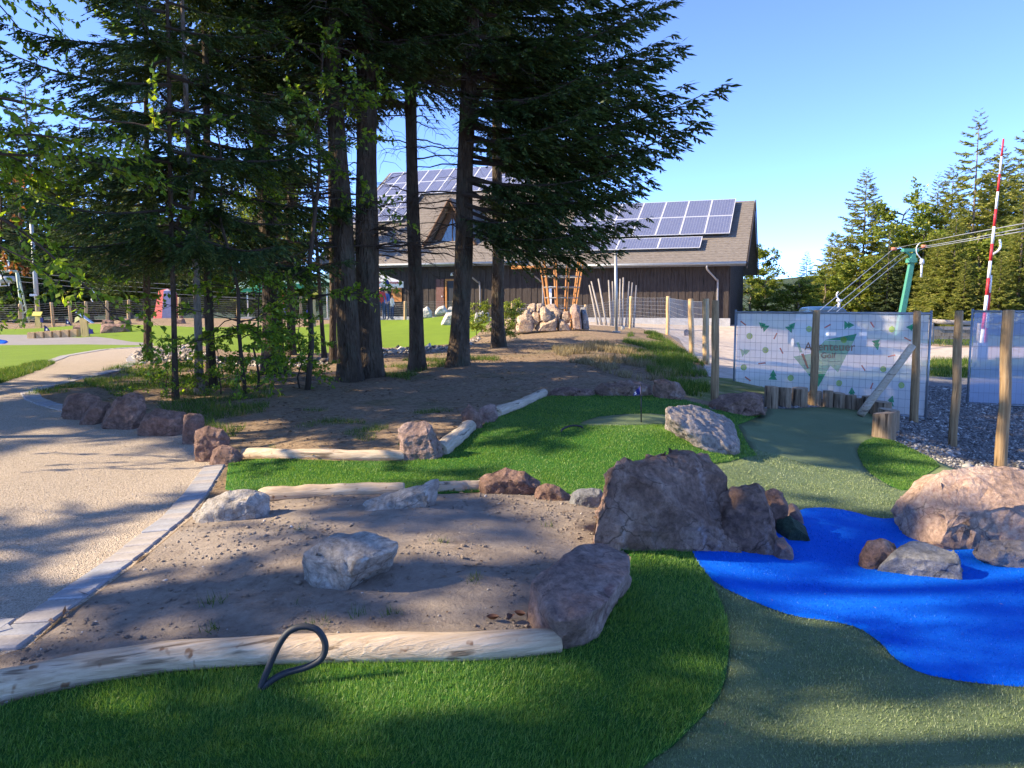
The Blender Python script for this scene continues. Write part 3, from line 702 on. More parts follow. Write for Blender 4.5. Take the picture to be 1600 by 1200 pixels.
# ------------------------------------------------------------------ logs
def woodmat(name, stops, grain=(1.2, 14, 14), knots=None, rough=.75):
    m, nt, out = nodes(name)
    v = mapping(nt, grain); f = tnoise(nt, v, 3.2, 8, .62, .5); c = ramp(nt, f, stops)
    v2 = mapping(nt); b = tnoise(nt, v2, 2.6, 5, .6)
    c = mixc(nt, .35, c, ramp(nt, b, [(.3, .3), (.7, .7)]), 'OVERLAY')
    if knots:
        k = tnoise(nt, v2, knots[0], 2, .5); c = mixc(nt, ramp(nt, k, [(knots[1], 0.0), (knots[1] + .05, .9)]), c, knots[2])
    cr = ramp(nt, tnoise(nt, mapping(nt, tuple(g * .7 for g in grain)), 2.0, 3, .5), [(.34, .85), (.385, 0.0)])
    c = mixc(nt, cr, c, tuple(x * .38 for x in stops[0][1]))
    bsdf(nt, out, c, rough, 0, bump(nt, f, .9, .014), .3); return m
M['log'] = woodmat('peeled_log', [(.25, (.36, .25, .155)), (.5, (.52, .40, .27)), (.75, (.66, .54, .40))], knots=(13, .67, (.22, .11, .05)))
M['log_grey'] = woodmat('weathered_log', [(.25, (.33, .26, .18)), (.5, (.48, .40, .29)), (.75, (.60, .52, .41))])
M['stump'] = woodmat('stump_wood', [(.25, (.10, .068, .042)), (.5, (.26, .185, .115)), (.75, (.43, .325, .215))], (9, 9, .8))
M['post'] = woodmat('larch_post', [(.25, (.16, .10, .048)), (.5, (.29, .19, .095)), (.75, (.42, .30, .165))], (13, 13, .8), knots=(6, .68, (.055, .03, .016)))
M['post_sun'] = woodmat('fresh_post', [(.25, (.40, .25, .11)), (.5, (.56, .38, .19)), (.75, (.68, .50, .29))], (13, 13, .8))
M['endgrain'] = surf('end_grain', [(.3, (.30, .22, .14)), (.7, (.48, .38, .27))], 14, .85, fine=70)
def log(path, r, label, mat='log', seed=0, squash=.95, group='peeled logs edging the course'):
    """log along picture points lying on the ground; r radius; built along its own X axis"""
    P = [gp(x, y) for x, y in path]
    a, b = P[0], P[-1]; L = (b - a).length; X = (b - a).normalized(); Y = Vector((0, 0, 1)).cross(X).normalized(); Z = X.cross(Y)
    R3 = Matrix((X, Y, Z)).transposed(); inv = R3.transposed()
    n = 36; pp = []; rr = []
    for i in range(n):
        t = i / (n - 1); k = t * (len(P) - 1); j = min(int(k), len(P) - 2); p = P[j].lerp(P[j + 1], k - j)
        q = inv @ (p - a); q.z += r * .55 + .012 * noise.noise((t * 5 + seed, 1, seed)); q.y += .02 * noise.noise((t * 4, seed, 2))
        pp.append(q); rr.append(r * (1.06 - .12 * t + .05 * noise.noise((t * 6, seed, 4))) * (.9 if i in (0, n - 1) else 1))
    rr = [rr[0] * .93, *rr, rr[-1] * .93]; pp = [pp[0] + Vector((-.012, 0, 0)), *pp, pp[-1] + Vector((.012, 0, 0))]
    mb = MB().tube(pp, rr, 18, True, .10, seed)
    V, F = mb.arr(); V[:, 2] *= squash
    me = link_mesh('log', V, F, M[mat], True)
    o = new_obj('log', me); o.matrix_world = Matrix.Translation(a) @ R3.to_4x4()
    for p in me.polygons:
        if len(p.vertices) > 4: p.use_smooth = False
    return tag(o, label, 'log', group)
log([(-260,1180),(-120,1125),(0,1088),(130,1062),(270,1042),(420,1031),(600,1027),(740,1022),(868,1016)], .074, 'long peeled log running along the foreground turf', seed=1)
log([(382,714),(460,715),(545,717),(632,718)], .062, 'straight peeled log at the back of the green strip', seed=2)
log([(688,711),(712,692),(735,672)], .085, 'short thick peeled log right of the mottled upright rock', 'log_grey', 3)
log([(776,650),(812,637),(850,618)], .075, 'weathered log beside the purple grey stone at the upper green', 'log_grey', 4)
log([(408,781),(480,776),(560,772),(630,770)], .06, 'log at the back left edge of the planting bed', 'log', 5)
log([(684,769),(720,767),(758,766)], .055, 'short log between the long pale rock and rough red rock', 'log', 6)
# ------------------------------------------------------------------ stumps round the bank
def stump(px, pyb, pyt, wpx, label, seed, hollow=False, tiltx=0.0):
    b = gp(px, pyb); d = b.y + wpx / FPX * b.y * .35
    r = wpx / FPX * d / 2; h = (pyb - pyt) / FPX * d * .97
    rg = random.Random(seed); n = 20
    ring = [1 + .09 * noise.noise((math.cos(k * 6.283 / n) * 1.4 + seed, math.sin(k * 6.283 / n) * 1.4, seed)) for k in range(n)]
    zs = [-.15, 0, h * .5, h - .015, h]; ks = [1.03, 1.02, .99, 1.0, .955]
    sx, sy = rg.uniform(-.06, .06), rg.uniform(-.05, .05)
    V = []; F = []
    for i, z in enumerate(zs):
        for k in range(n):
            a = k * 6.283185 / n; x, yy = math.cos(a) * r * ring[k] * ks[i], math.sin(a) * r * ring[k] * ks[i]
            zz = z + ((x * sx + yy * sy) * 2 if i >= 3 else 0)
            V.append((x + tiltx * z, yy, zz))
    for i in range(len(zs) - 1):
        for k in range(n): q = (k + 1) % n; F.append((i * n + k, i * n + q, (i + 1) * n + q, (i + 1) * n + k))
    o = thing('stump', label, 'stump', (b.x, d, b.z), 'upright log stumps round the bank')
    part(o, 'trunk', (np.array(V) + np.array(o.location), F), M['stump'], True)
    # sawn top with a hollow in it
    m = MB(); T = np.array(V[-n:]); c = T.mean(0); z0 = .002
    rings = [1.0, .62, .42, .40] if hollow else [1.0, .55, .1]
    dz = [z0, z0 + .002, z0 - .004, -.07] if hollow else [z0, z0 + .003, z0 + .001]
    VV = np.concatenate([c + (T - c) * q + np.array([0, 0, e]) for q, e in zip(rings, dz)])
    FF = [(i * n + k, i * n + (k + 1) % n, (i + 1) * n + (k + 1) % n, (i + 1) * n + k) for i in range(len(rings) - 1) for k in range(n)] + [tuple((len(rings) - 1) * n + k for k in range(n))]
    part(o, 'sawn_top', (VV + np.array(o.location), FF), M['endgrain'])
    return o
SL = ['leftmost stump of the curved row, next to the reddish rock', 'second stump of the curved row from its left end', 'third stump from the left, split down its face', 'low grey stump right below the middle post',
      'fifth stump from the left in the curved row', 'sixth stump from the left in the curved row', 'seventh stump from the left in the curved row', 'narrow eighth stump from the left in the curved row',
      'ninth stump, taller, where the curved row turns', 'tenth stump, narrow, where the curved row turns', 'eleventh stump below the leaning pole', 'stump right behind the hollow end stump', 'thick hollow topped end stump nearest the camera']
for i, (px, b, t, w, *hx) in enumerate([(1207,639,603,21),(1228,637,605,21),(1252,636,606,24),(1276,634,612,21),(1295,637,610,16),(1312,638,614,20),(1331,640,617,17),(1343,641,622,13),(1361,645,619,22),(1365,648,625,14),(1382,655,628,29),(1393,672,640,32),(1387,687,645,35)]):
    stump(px, b, t, w, SL[i], i + 3, i == 12)
# ------------------------------------------------------------------ fences, banners
def post_geo(b, t, r, seed=0, n=12, sink=.25):
    """slightly crooked round post from b up to t (world)"""
    b, t = Vector(b), Vector(t); L = (t - b).length; X = (t - b).normalized()
    P = []; R = []
    for i in range(11):
        k = i / 10; p = (b - X * sink).lerp(t, k)
        w = .35 * r * math.sin(k * math.pi)
        P.append(p + Vector((noise.noise((k * 3, seed, 1)) * w, noise.noise((k * 3, seed, 5)) * w, 0))); R.append(r * (1.08 - .14 * k + .06 * noise.noise((k * 5, seed, 9))))
    P.append(P[-1] + X * .006); R.append(R[-1] * .8)
    return MB().tube(P, R, n, True, .12, seed)
M['wire'] = plain('galvanised_wire', (.46, .47, .47), .45, .7, .5)
M['wire_dark'] = plain('panel_wire', (.16, .18, .20), .5, .6, .5)
def wires(mb, A0, A1, B0, B1, nh, nv, r, sag=.0, dens=None):
    """grid between bottom edge A0-A1 and top edge B0-B1"""
    for i in range(nh + 1):
        k = i / nh
        if dens: k = k ** dens
        a = A0.lerp(B0, k); b = A1.lerp(B1, k)
        mb.tube([a, a.lerp(b, .5) - Vector((0, 0, sag)), b], r, 3, False)
    for i in range(nv + 1):
        k = i / nv; mb.tube([A0.lerp(A1, k), B0.lerp(B1, k)], r, 3, False)
    return mb
# front fence posts (each stands by itself in front of the panels)
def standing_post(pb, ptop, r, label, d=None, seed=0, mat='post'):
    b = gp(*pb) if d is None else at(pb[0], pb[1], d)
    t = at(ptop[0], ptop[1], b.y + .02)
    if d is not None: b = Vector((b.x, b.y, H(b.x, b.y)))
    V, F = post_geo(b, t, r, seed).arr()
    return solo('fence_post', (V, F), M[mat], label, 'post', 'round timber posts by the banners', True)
standing_post((1117, 626), (1118, 470), .058, 'round timber post left of the printed banner', seed=1)
standing_post((1270, 640), (1276, 485), .062, 'round timber post in front of the middle of the printed banner', 12.9, seed=2)
standing_post((1428, 660), (1433, 486), .060, 'round timber post at the right end of the printed banner', seed=3)
standing_post((1489, 697), (1499, 486), .052, 'round timber post left of the plain blue grey banner', seed=4)
standing_post((1563, 732), (1576, 485), .062, 'nearest and tallest round timber post before the plain banner', seed=5)
def clothmat(name, col, alpha, trans=.4):
    m, nt, out = nodes(name)
    f = tnoise(nt, mapping(nt), 3, 4); c = mixc(nt, ramp(nt, f, [(.3, 0.0), (.7, 1.0)]), tuple(x * .93 for x in col), col)
    d = bsdf(nt, None, c, .6, 0, bump(nt, f, .2, .02)); t = nt.nodes.new('ShaderNodeBsdfTranslucent'); nt.links.new(c, t.inputs[0])
    x = nt.nodes.new('ShaderNodeMixShader'); x.inputs[0].default_value = trans; nt.links.new(d.outputs[0], x.inputs[1]); nt.links.new(t.outputs[0], x.inputs[2])
    tr = nt.nodes.new('ShaderNodeBsdfTransparent'); y_ = nt.nodes.new('ShaderNodeMixShader'); y_.inputs[0].default_value = 1 - alpha
    nt.links.new(x.outputs[0], y_.inputs[1]); nt.links.new(tr.outputs[0], y_.inputs[2]); nt.links.new(y_.outputs[0], out.inputs[0]); return m
M['banner'] = clothmat('white_banner_mesh', (.90, .885, .84), .70)
M['banner2'] = clothmat('blue_grey_banner_mesh', (.50, .60, .78), .60)
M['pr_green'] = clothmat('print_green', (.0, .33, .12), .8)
M['pr_lime'] = clothmat('print_lime', (.36, .55, .04), .6)
M['pr_red'] = clothmat('print_red', (.70, .13, .07), .6)
M['pr_pale_and_backlit'] = clothmat('print_pale_and_backlit_green', (.36, .60, .27), .6)
M['pr_text'] = clothmat('print_lettering', (.36, .18, .10), .85)
M['steel'] = plain('grey_steel', (.30, .32, .34), .45, .6, .5)
M['concrete'] = surf('concrete', [(.3, (.30, .30, .31)), (.7, (.46, .46, .46))], 6, .9)
def plane_hit(px, py, p0, n):
    r = ray(px, py); return CAM + r * ((Vector(p0) - CAM).dot(n) / r.dot(n))
def panel(L, R_, zb, zt, label, cmat, nv, nh, print_fn=None):
    """site fence panel: frame, mesh, cloth; L,R_ ground points"""
    o = thing('banner_fence', label, 'fence', (L + R_) / 2 * 1.0)
    u = (R_ - L); u.z = 0; u.normalize(); n = Vector((u.y, -u.x, 0))          # towards the camera
    P = lambda s, z, off=0.0: Vector((L.x, L.y, 0)) + u * s + n * off + Vector((0, 0, z))
    W = (R_ - L).to_2d().length
    fr = MB()
    for a, b in ((P(0, zb - .12), P(0, zt + .05)), (P(W, zb - .12), P(W, zt + .05)), (P(0, zt), P(W, zt)), (P(0, zb), P(W, zb))): fr.tube([a, b], .021, 8)
    part(o, 'frame', fr, M['steel'], True)
    part(o, 'mesh', wires(MB(), P(0, zb, .012), P(W, zb, .012), P(0, zt, .012), P(W, zt, .012), nh, nv, .002), M['wire_dark'])
    nx, nz = 40, 16; V = []; F = []
    for j in range(nz + 1):
        for i in range(nx + 1):
            s = .03 + (W - .06) * i / nx; z = zb + .03 + (zt - zb - .05) * j / nz
            V.append(P(s, z, -.012 + .006 * noise.noise((s * 2.2, z * 1.6, 4))))
    F = [(j * (nx + 1) + i, j * (nx + 1) + i + 1, (j + 1) * (nx + 1) + i + 1, (j + 1) * (nx + 1) + i) for j in range(nz) for i in range(nx)]
    cl = part(o, 'banner', (np.array([tuple(v) for v in V]), F), M[cmat], True)
    for s in (0, W):
        ft = MB(); ft.box(P(s, zb - .15), .24, .62, .13, np.array([[u.x, n.x, 0], [u.y, n.y, 0], [0, 0, 1]]))
        part(o, 'foot', ft, M['concrete'])
    return o, cl, P(0, 0), n, u
Lp = at(1146, 620, 14.9); Rp = at(1446, 655, 12.5)
ban, cl, p0, bn, bu = panel(Lp, Rp, -.27, 1.425, 'white see-through fence banner printed with green firs and lime dots', 'banner', 32, 12)
pf = p0 + bn * .006
def zp(X, Y): return plane_hit(1130 + X / 5, 470 + Y / 5, pf, bn)       # places measured on an enlarged view
def shape(name, pts, mat, off=0.0):
    V = [p + bn * off for p in pts]
    part(cl, name, (np.array([tuple(v) for v in V]), [tuple(range(len(V)))]), M[mat])
def fir(X, Y, ang, s, mat='pr_green', off=0.0):
    c, sn = math.cos(ang), math.sin(ang)
    for pts in ([(-38, 42), (38, 42), (0, -8)], [(-30, 10), (30, 10), (0, -45)]):
        shape('printed_fir', [zp(X + s * (x * c - y * sn), Y + s * (x * sn + y * c)) for x, y in pts], mat, off); off += .0012
for X, Y, a in [(310,195,-.85),(535,200,.75),(985,190,1.57),(1200,345,2.95),(390,578,.05),(160,700,-.1),(1005,715,0),(1470,208,-1.5),(1312,778,.3)]: fir(X, Y, a, .92)
fir(175, 398, 1.3, .85, 'pr_pale_and_backlit')
for X, Y in [(670,220),(205,275),(330,385),(160,520),(527,603),(297,693),(1318,222),(1250,533),(905,643),(1392,660)]:
    shape('printed_dot', [zp(X + 25 * math.cos(k * .449), Y + 25 * math.sin(k * .449)) for k in range(14)], 'pr_lime')
for X, Y, a, l in [(157,175,.65,27),(408,275,-1.1,27),(455,390,1.1,25),(303,488,-.1,30),(192,610,.62,27),(815,198,-.5,28),(1165,188,1.0,26),(1440,300,.5,30),(1315,430,-.2,30),(1095,525,1.0,26),(1160,665,-1.2,26)]:
    c, sn = math.cos(a), math.sin(a)
    shape('printed_dash', [zp(X + x * c - y * sn, Y + x * sn + y * c) for x, y in ((-l, -6), (l, -6), (l, 6), (-l, 6))], 'pr_red')
def z2(X, Y): return plane_hit(1220 + X / 11.43, 510 + Y / 11.43, pf, bn)
shape('emblem_print_and_backlight', [z2(*p) for p in [(790,240),(1360,130),(1300,262)]], 'pr_green', .0006)
shape('emblem_print_and_backlight', [z2(*p) for p in [(790,250),(1300,266),(1020,820),(885,700),(800,840),(480,840),(225,540),(560,480)]], 'pr_pale_and_backlit', .0006)  # paler middle: glow of the sunlit road behind, put into the emblem's colour
shape('emblem_print_and_backlight', [z2(*p) for p in [(480,846),(800,846),(670,1080)]], 'pr_green', .0006)
shape('printed_club', [z2(*p) for p in [(360,490),(410,480),(505,745),(470,755)]], 'pr_red', .003)
shape('printed_club', [z2(*p) for p in [(275,290),(320,280),(385,455),(345,470)]], 'pr_pale_and_backlit', .003)
shape('printed_dot', [z2(1125 + 58 * math.cos(k * .449), 240 + 58 * math.sin(k * .449)) for k in range(14)], 'pr_lime', .003)
def text_mesh(s, bold=0.0):
    cu = bpy.data.curves.new('lettering', 'FONT'); cu.body = s; cu.resolution_u = 3; cu.offset = bold
    ob = bpy.data.objects.new('lettering', cu); COL.objects.link(ob)
    dg = bpy.context.evaluated_depsgraph_get(); me = bpy.data.meshes.new_from_object(ob.evaluated_get(dg))
    V = np.array([tuple(v.co) for v in me.vertices]); F = [tuple(p.vertices) for p in me.polygons]
    bpy.data.objects.remove(ob); bpy.data.curves.remove(cu); bpy.data.meshes.remove(me); return V, F
def lettering(parent, s, o, ux, uz, width, mat, height=None, bold=.0):
    V, F = text_mesh(s, bold); V = V - V.min(0); w, h = V[:, 0].max(), V[:, 1].max()
    k = width / w; kh = (height / h) if height else k
    W_ = np.array(o) + np.outer(V[:, 0] * k, np.array(ux)) + np.outer(V[:, 1] * kh, np.array(uz))
    return part(parent, 'lettering', (W_, F), M[mat], label='lettering reading ' + s)
a_, b_ = z2(420, 428), z2(1330, 440); lettering(cl, 'Abenteuer', a_ + bn * .005, (b_ - a_).normalized(), (0, 0, 1), (b_ - a_).length, 'pr_text', bold=.01)
a_, b_ = z2(720, 570), z2(1050, 572); lettering(cl, 'Golf', a_ + bn * .005, (b_ - a_).normalized(), (0, 0, 1), (b_ - a_).length * .8, 'pr_text', bold=.01)
Lq = at(1511, 634, 14.6); Rq = at(1790, 650, 13.6)
panel(Lq, Rq, -.30, 1.445, 'plain blue grey see-through fence banner at the right edge', 'banner2', 32, 8)
# pole leaning on the post
a_ = at(1344, 650, 11.85); b_ = at(1426, 540, 12.0); a_.z = H(a_.x, a_.y) + .02
V, F = post_geo(a_, b_, .058, 9, sink=0).arr()
solo('leaning_pole', (V, F), M['log_grey'], 'pale peeled pole leaning against the right banner post', 'pole', None, True)
# fence climbing the mound beyond
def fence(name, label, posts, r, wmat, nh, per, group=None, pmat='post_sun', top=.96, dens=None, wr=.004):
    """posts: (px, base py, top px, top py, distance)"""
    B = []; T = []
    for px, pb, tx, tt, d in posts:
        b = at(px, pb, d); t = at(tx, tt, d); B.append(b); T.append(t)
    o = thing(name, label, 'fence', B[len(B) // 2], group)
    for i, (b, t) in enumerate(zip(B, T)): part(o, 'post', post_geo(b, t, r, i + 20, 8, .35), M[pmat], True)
    for i in range(len(B) - 1):
        off = Vector((0, -r * 1.05, 0))
        part(o, 'wire_mesh', wires(MB(), B[i] + off + Vector((0, 0, .06)), B[i + 1] + off + Vector((0, 0, .06)), B[i].lerp(T[i], top) + off, B[i + 1].lerp(T[i + 1], top) + off, nh, max(1, int((B[i + 1] - B[i]).length / per)) if per else 1, wr, .01, dens), M[wmat])
    return o
fence('wire_fence', 'wire mesh fence on pale posts curving up behind the sunlit mound', [(1103,568,1103,467,17.6),(1081,556,1079,467,20.6),(1043,524,1044,463,30),(985,514,986,463,36),(915,506,915,476,44),(800,505,800,474,46)], .075, 'wire', 9, .22, wr=.0035)
fp = [(-40,512,-41,476,44),(32,512,31,475,44),(60,513,58,474,43.5),(84,511,80,472.5,44),(111,510,108,471.5,44),(135,501,134,471,44),(168,501,167,470,44),(201,498,201,468,44.5),(281,497,280,464.5,45),(372,496,372,463,46),(470,497,470,463,47),(633,502,633,471,44.5),(709,494,709,470,45)]
fence('wire_fence', 'long wire fence on orange brown posts at the back of the left course', fp, .085, 'wire', 10, 0.0, wr=.006)
# flag in the cup
h0 = gp(1002, 661); h0 = at(1002, 664, 8.75); h0.z = H(h0.x, h0.y)
fl = thing('golf_flag', 'small blue pennant on a thin black pole in the cup', 'flag', h0)
ht = at(1001.5, 601, h0.y)
M['black'] = plain('black_plastic', (.012, .013, .015), .5); M['navy'] = plain('navy_cloth', (.010, .018, .16), .7); M['white'] = plain('white_paint', (.8, .8, .79), .5)
part(fl, 'pole', MB().tube([h0 - Vector((0, 0, .05)), ht], .0065, 8), M['black'], True)
V = []; F = []
for i in range(9):
    t = i / 8; y_ = .02 * math.sin(t * 5)
    x0 = ht.x - t * .085
    V += [(x0, ht.y + y_, ht.z - .01 - .085 * t), (x0, ht.y + y_, ht.z - .115 - .01 * t), (x0, ht.y + y_ + .003, ht.z - .01 - .085 * t), (x0, ht.y + y_ + .003, ht.z - .115 - .01 * t)]
for i in range(8):
    a = i * 4; F += [(a, a + 4, a + 5, a + 1), (a + 2, a + 3, a + 7, a + 6)]
pn = part(fl, 'pennant', (np.array(V), F), M['navy'], True)
lettering(pn, '5', (ht.x - .075, ht.y - .022, ht.z - .112), (1, 0, 0), (0, 0, 1), .022, 'white', .032)
# black hose loops
M['rubber'] = plain('black_rubber', (.022, .026, .032), .6, 0, .4)
def spline(P, n=60):
    P = [Vector(p) for p in P]; out = []
    for i in range(len(P) - 1):
        p0, p1, p2, p3 = P[max(i - 1, 0)], P[i], P[i + 1], P[min(i + 2, len(P) - 1)]
        for k in range(n // (len(P) - 1) + 1):
            t = k / (n // (len(P) - 1) + 1)
            out.append(.5 * ((2 * p1) + (p2 - p0) * t + (2 * p0 - 5 * p1 + 4 * p2 - p3) * t * t + (3 * p1 - p0 - 3 * p2 + p3) * t ** 3))
    return out + [P[-1]]
b0 = gp(403, 1082); D = b0.y
hp = [(403,1086),(412,1062),(432,1015),(450,988),(472,979),(495,984),(508,1005),(503,1028),(480,1042),(445,1052),(420,1067),(404,1088)]
solo('hose_loop', MB().tube(spline([at(x, y_, D + .05 * math.sin(i * .285)) for i, (x, y_) in enumerate(hp)], 90), .0135, 12), M['rubber'], 'black rubber hose loop sticking up from the foreground turf', 'hose', None, True)
q = [gp(878, 676), gp(892, 672), gp(908, 671)]
solo('hose_end', MB().tube(spline([q[0] - Vector((0, 0, .03)), q[0] + Vector((0, 0, .03)), q[1] + Vector((0, 0, .045)), q[2] + Vector((0, 0, .03)), q[2] + Vector((.03, 0, -.03))], 24), .011, 8), M['rubber'], 'short black hose end lying on the green left of the flag', 'hose', None, True)
# curled brown leaves by the slab
M['dead'] = plain('dead_leaf', (.15, .07, .04), .6, var=.4)
for i, (x, y_) in enumerate([(770, 972), (798, 970), (812, 966)]):
    c = gp(x, y_); V = []; a0 = i * 1.3
    for t in np.linspace(-1, 1, 7):
        w = .017 * (1 - t * t) + .0015
        for s in (-1, 0, 1):
            X = t * .032; Y = s * w; Z = .012 + .022 * abs(s) * (1 - t * t) + .018 * t * t * (1 if i != 1 else .4)
            V.append((c.x + X * math.cos(a0) - Y * math.sin(a0), c.y + X * math.sin(a0) + Y * math.cos(a0), c.z + Z))
    F = [(j * 3 + k, j * 3 + k + 1, j * 3 + k + 4, j * 3 + k + 3) for j in range(6) for k in range(2)]
    F += [tuple(reversed(f)) for f in []]
    solo('dead_leaf', (np.array(V), F), M['dead'], ['curled red brown leaf lying left on the soil by the slab', 'pale brown leaf lying between two curled leaves by the slab', 'curled brown leaf touching the left side of the slab'][i], 'leaf', 'dead leaves by the slab', True)
# ------------------------------------------------------------------ the timber lodge
AB = math.radians(20); BU = Vector((math.cos(AB), -math.sin(AB), 0)); BN = Vector((-math.sin(AB), -math.cos(AB), 0))
BC = at(1138, 507, 44)
def B3(s, o, z): return Vector((BC.x, BC.y, 0)) + BU * s + BN * o + Vector((0, 0, z))
def bhit(px, py, o):
    p0 = B3(0, o, 0); q = plane_hit(px, py, p0, BN); return (q - B3(0, 0, 0)).dot(BU), q.z
BR = np.array([[BU.x, BN.x, 0], [BU.y, BN.y, 0], [0, 0, 1]])
def bbox(mb, s0, s1, o0, o1, z0, z1): return mb.box(tuple(B3((s0 + s1) / 2, (o0 + o1) / 2, (z0 + z1) / 2)), abs(s1 - s0), abs(o1 - o0), abs(z1 - z0), BR)
M['board'] = woodmat('dark_boards', [(.25, (.026, .020, .017)), (.5, (.048, .036, .030)), (.75, (.08, .061, .051))], (10, 10, .7))
M['eaves'] = woodmat('eave_boards', [(.25, (.07, .035, .02)), (.5, (.12, .065, .035)), (.75, (.17, .10, .06))], (1, 10, 10))
M['rooftile'] = surf('grey_brown_shingles', [(.3, (.135, .115, .095)), (.7, (.235, .205, .175))], 5, .85, stretch=(1, 1, 3), fine=24, bs=.6, bd=.03)
M['zinc'] = plain('zinc', (.36, .37, .36), .45, .5)
M['orange'] = woodmat('orange_timber', [(.3, (.33, .13, .035)), (.7, (.50, .23, .075))], (10, 10, 1))
M['glass'] = plain('dark_window_glass', (.03, .05, .08), .08, 0, .8)
zb = BC.z - .4
S0, S1, SM = -27.0, .93, -12.0
lodge = thing('lodge', 'dark timber lodge with solar panels behind the spruces', 'building', B3(-10, 0, zb))
ERz, RRz, ELz, RLz = 3.95, 8.1, 4.22, 12.0
def rz_r(o): return ERz + (1 - o) / 7 * (RRz - ERz)
def rz_l(o): return ELz + (1 - o) / 11 * (RLz - ELz)
w = MB()
def wallblock(s0, s1, ob, fz, ridge_o):
    pf = [(0, zb), (0, fz(0) - .25), (ridge_o, fz(ridge_o) - .25), (2 * ridge_o, fz(0) - .25), (2 * ridge_o, zb)]
    V = [B3(s0, o, z) for o, z in pf] + [B3(s1, o, z) for o, z in pf]
    w.add([tuple(v) for v in V], [(4, 3, 2, 1, 0), (5, 6, 7, 8, 9)] + [(i, (i + 1) % 5, 5 + (i + 1) % 5, 5 + i) for i in range(5)])
wallblock(SM, 0, 0, rz_r, -6); wallblock(S0 + 1.2, SM, 0, rz_l, -10)
part(lodge, 'wall', w, M['board'])
# front cladding boards: wide boards and cover strips
for (sa, sb_, zt) in ((SM, -.02, rz_r(0) - .25), (S0 + 1.2, SM, rz_l(0) - .25)):
    k = int((sb_ - sa) / .2); pitch = (sb_ - sa) / k; bmesh_boards = None
    for i in range(k):
        s = sa + i * pitch
        pr = .022 if i % 2 else .045
        m = MB(); bbox(m, s + .004, s + pitch - .004, .002, pr, zb + .35, zt - random.uniform(0, .01))
        part(lodge, 'board', m, M['board'])
k = 30
for i in range(k):
    o = -12.0 * (i + .5) / k; m = MB(); bbox(m, .002, .02 if i % 2 else .04, o - .19, o + .19, zb + .3, rz_r(max(o, -12 - o)) - .3); part(lodge, 'board', m, M['board'])
m = MB(); bbox(m, S0 + 1.1, .1, 0, .12, zb, zb + .75); part(lodge, 'plinth', m, M['concrete'])
# roofs: slabs with courses of shingles
def roof_slab(s0, s1, fz, ro, courses, name='roof'):
    m = MB(); th = .22
    for sgn in (0, 1):
        e = 1.0; f = (lambda o: o) if not sgn else (lambda o: 2 * ro - o)
        a, b = [B3(s0, f(e), fz(e)), B3(s1, f(e), fz(e)), B3(s1, f(ro), fz(ro)), B3(s0, f(ro), fz(ro))], None
        t = [tuple(v) for v in a]; u_ = [(v[0], v[1], v[2] - th) for v in t]
        fs = [(0, 1, 2, 3), (7, 6, 5, 4), (0, 4, 5, 1), (1, 5, 6, 2), (3, 7, 4, 0)]
        m.add(t + u_, fs if not sgn else [tuple(reversed(q)) for q in fs])
    r_ = part(lodge, name, m, M['rooftile'])
    c = MB(); L = math.hypot(e - ro, fz(ro) - fz(e))
    for i in range(courses):
        t0, t1 = i / courses, (i + 1) / courses
        o0, o1 = 1 + (ro - 1) * t0, 1 + (ro - 1) * t1
        z0, z1 = fz(o0) + .035, fz(o1) + .006
        c.add([tuple(B3(s0, o0, z0)), tuple(B3(s1, o0, z0)), tuple(B3(s1, o1, z1)), tuple(B3(s0, o1, z1)), tuple(B3(s0, o0, z0 - .03)), tuple(B3(s1, o0, z0 - .03))], [(0, 1, 2, 3), (4, 5, 1, 0)])
    part(r_, 'shingle_courses', c, M['rooftile'], kind='stuff')
    return r_
rr_ = roof_slab(SM, S1, rz_r, -6, 26); rl_ = roof_slab(S0, SM, rz_l, -10, 40)
# verge boards at the right gable and gutters
m = MB()
for sg in (0, 1):
    f = (lambda o: o) if not sg else (lambda o: -12 - o)
    a, b = B3(S1 + .03, f(1.05), rz_r(1.05) + .02), B3(S1 + .03, f(-6), rz_r(-6) + .06)
    V = [a, b, b - Vector((0, 0, .42)), a - Vector((0, 0, .36))]; V2 = [v + BU * .05 for v in V]
    m.add([tuple(v) for v in V + V2], [(0, 1, 2, 3), (7, 6, 5, 4), (0, 4, 5, 1), (1, 5, 6, 2), (2, 6, 7, 3), (3, 7, 4, 0)])
part(rr_, 'verge_board', m, M['board'])
for (s0, s1, z, mk) in ((SM, S1, ERz, 'zinc'), (S0, SM, ELz, 'zinc')):
    m = MB().tube([B3(s0, 1.09, z - .06), B3(s1, 1.09, z - .06)], .085, 10); part(lodge, 'gutter', m, M[mk], True)
m = MB().tube([B3(bhit(800, 417, 1.1)[0], 1.14, ERz - .1), B3(bhit(862, 417, 1.1)[0], 1.14, ERz - .1)], .1, 8); part(lodge, 'gutter', m, M['orange'], True, label='copper coloured gutter length')
M['pipe'] = plain('pipe_metal', (.33, .30, .28), .45, .5)
for px in (742, 840, 1112):
    s = bhit(px, 430, .1)[0]; z = ERz - .15
    m = MB().tube(spline([B3(s - .15, 1.05, z), B3(s - .15, .98, z - .25), B3(s + .25, .35, z - .75), B3(s + .35, .14, z - 1.05), B3(s + .35, .14, zb)], 30), .055, 8)
    part(lodge, 'downpipe', m, M['pipe'], True)
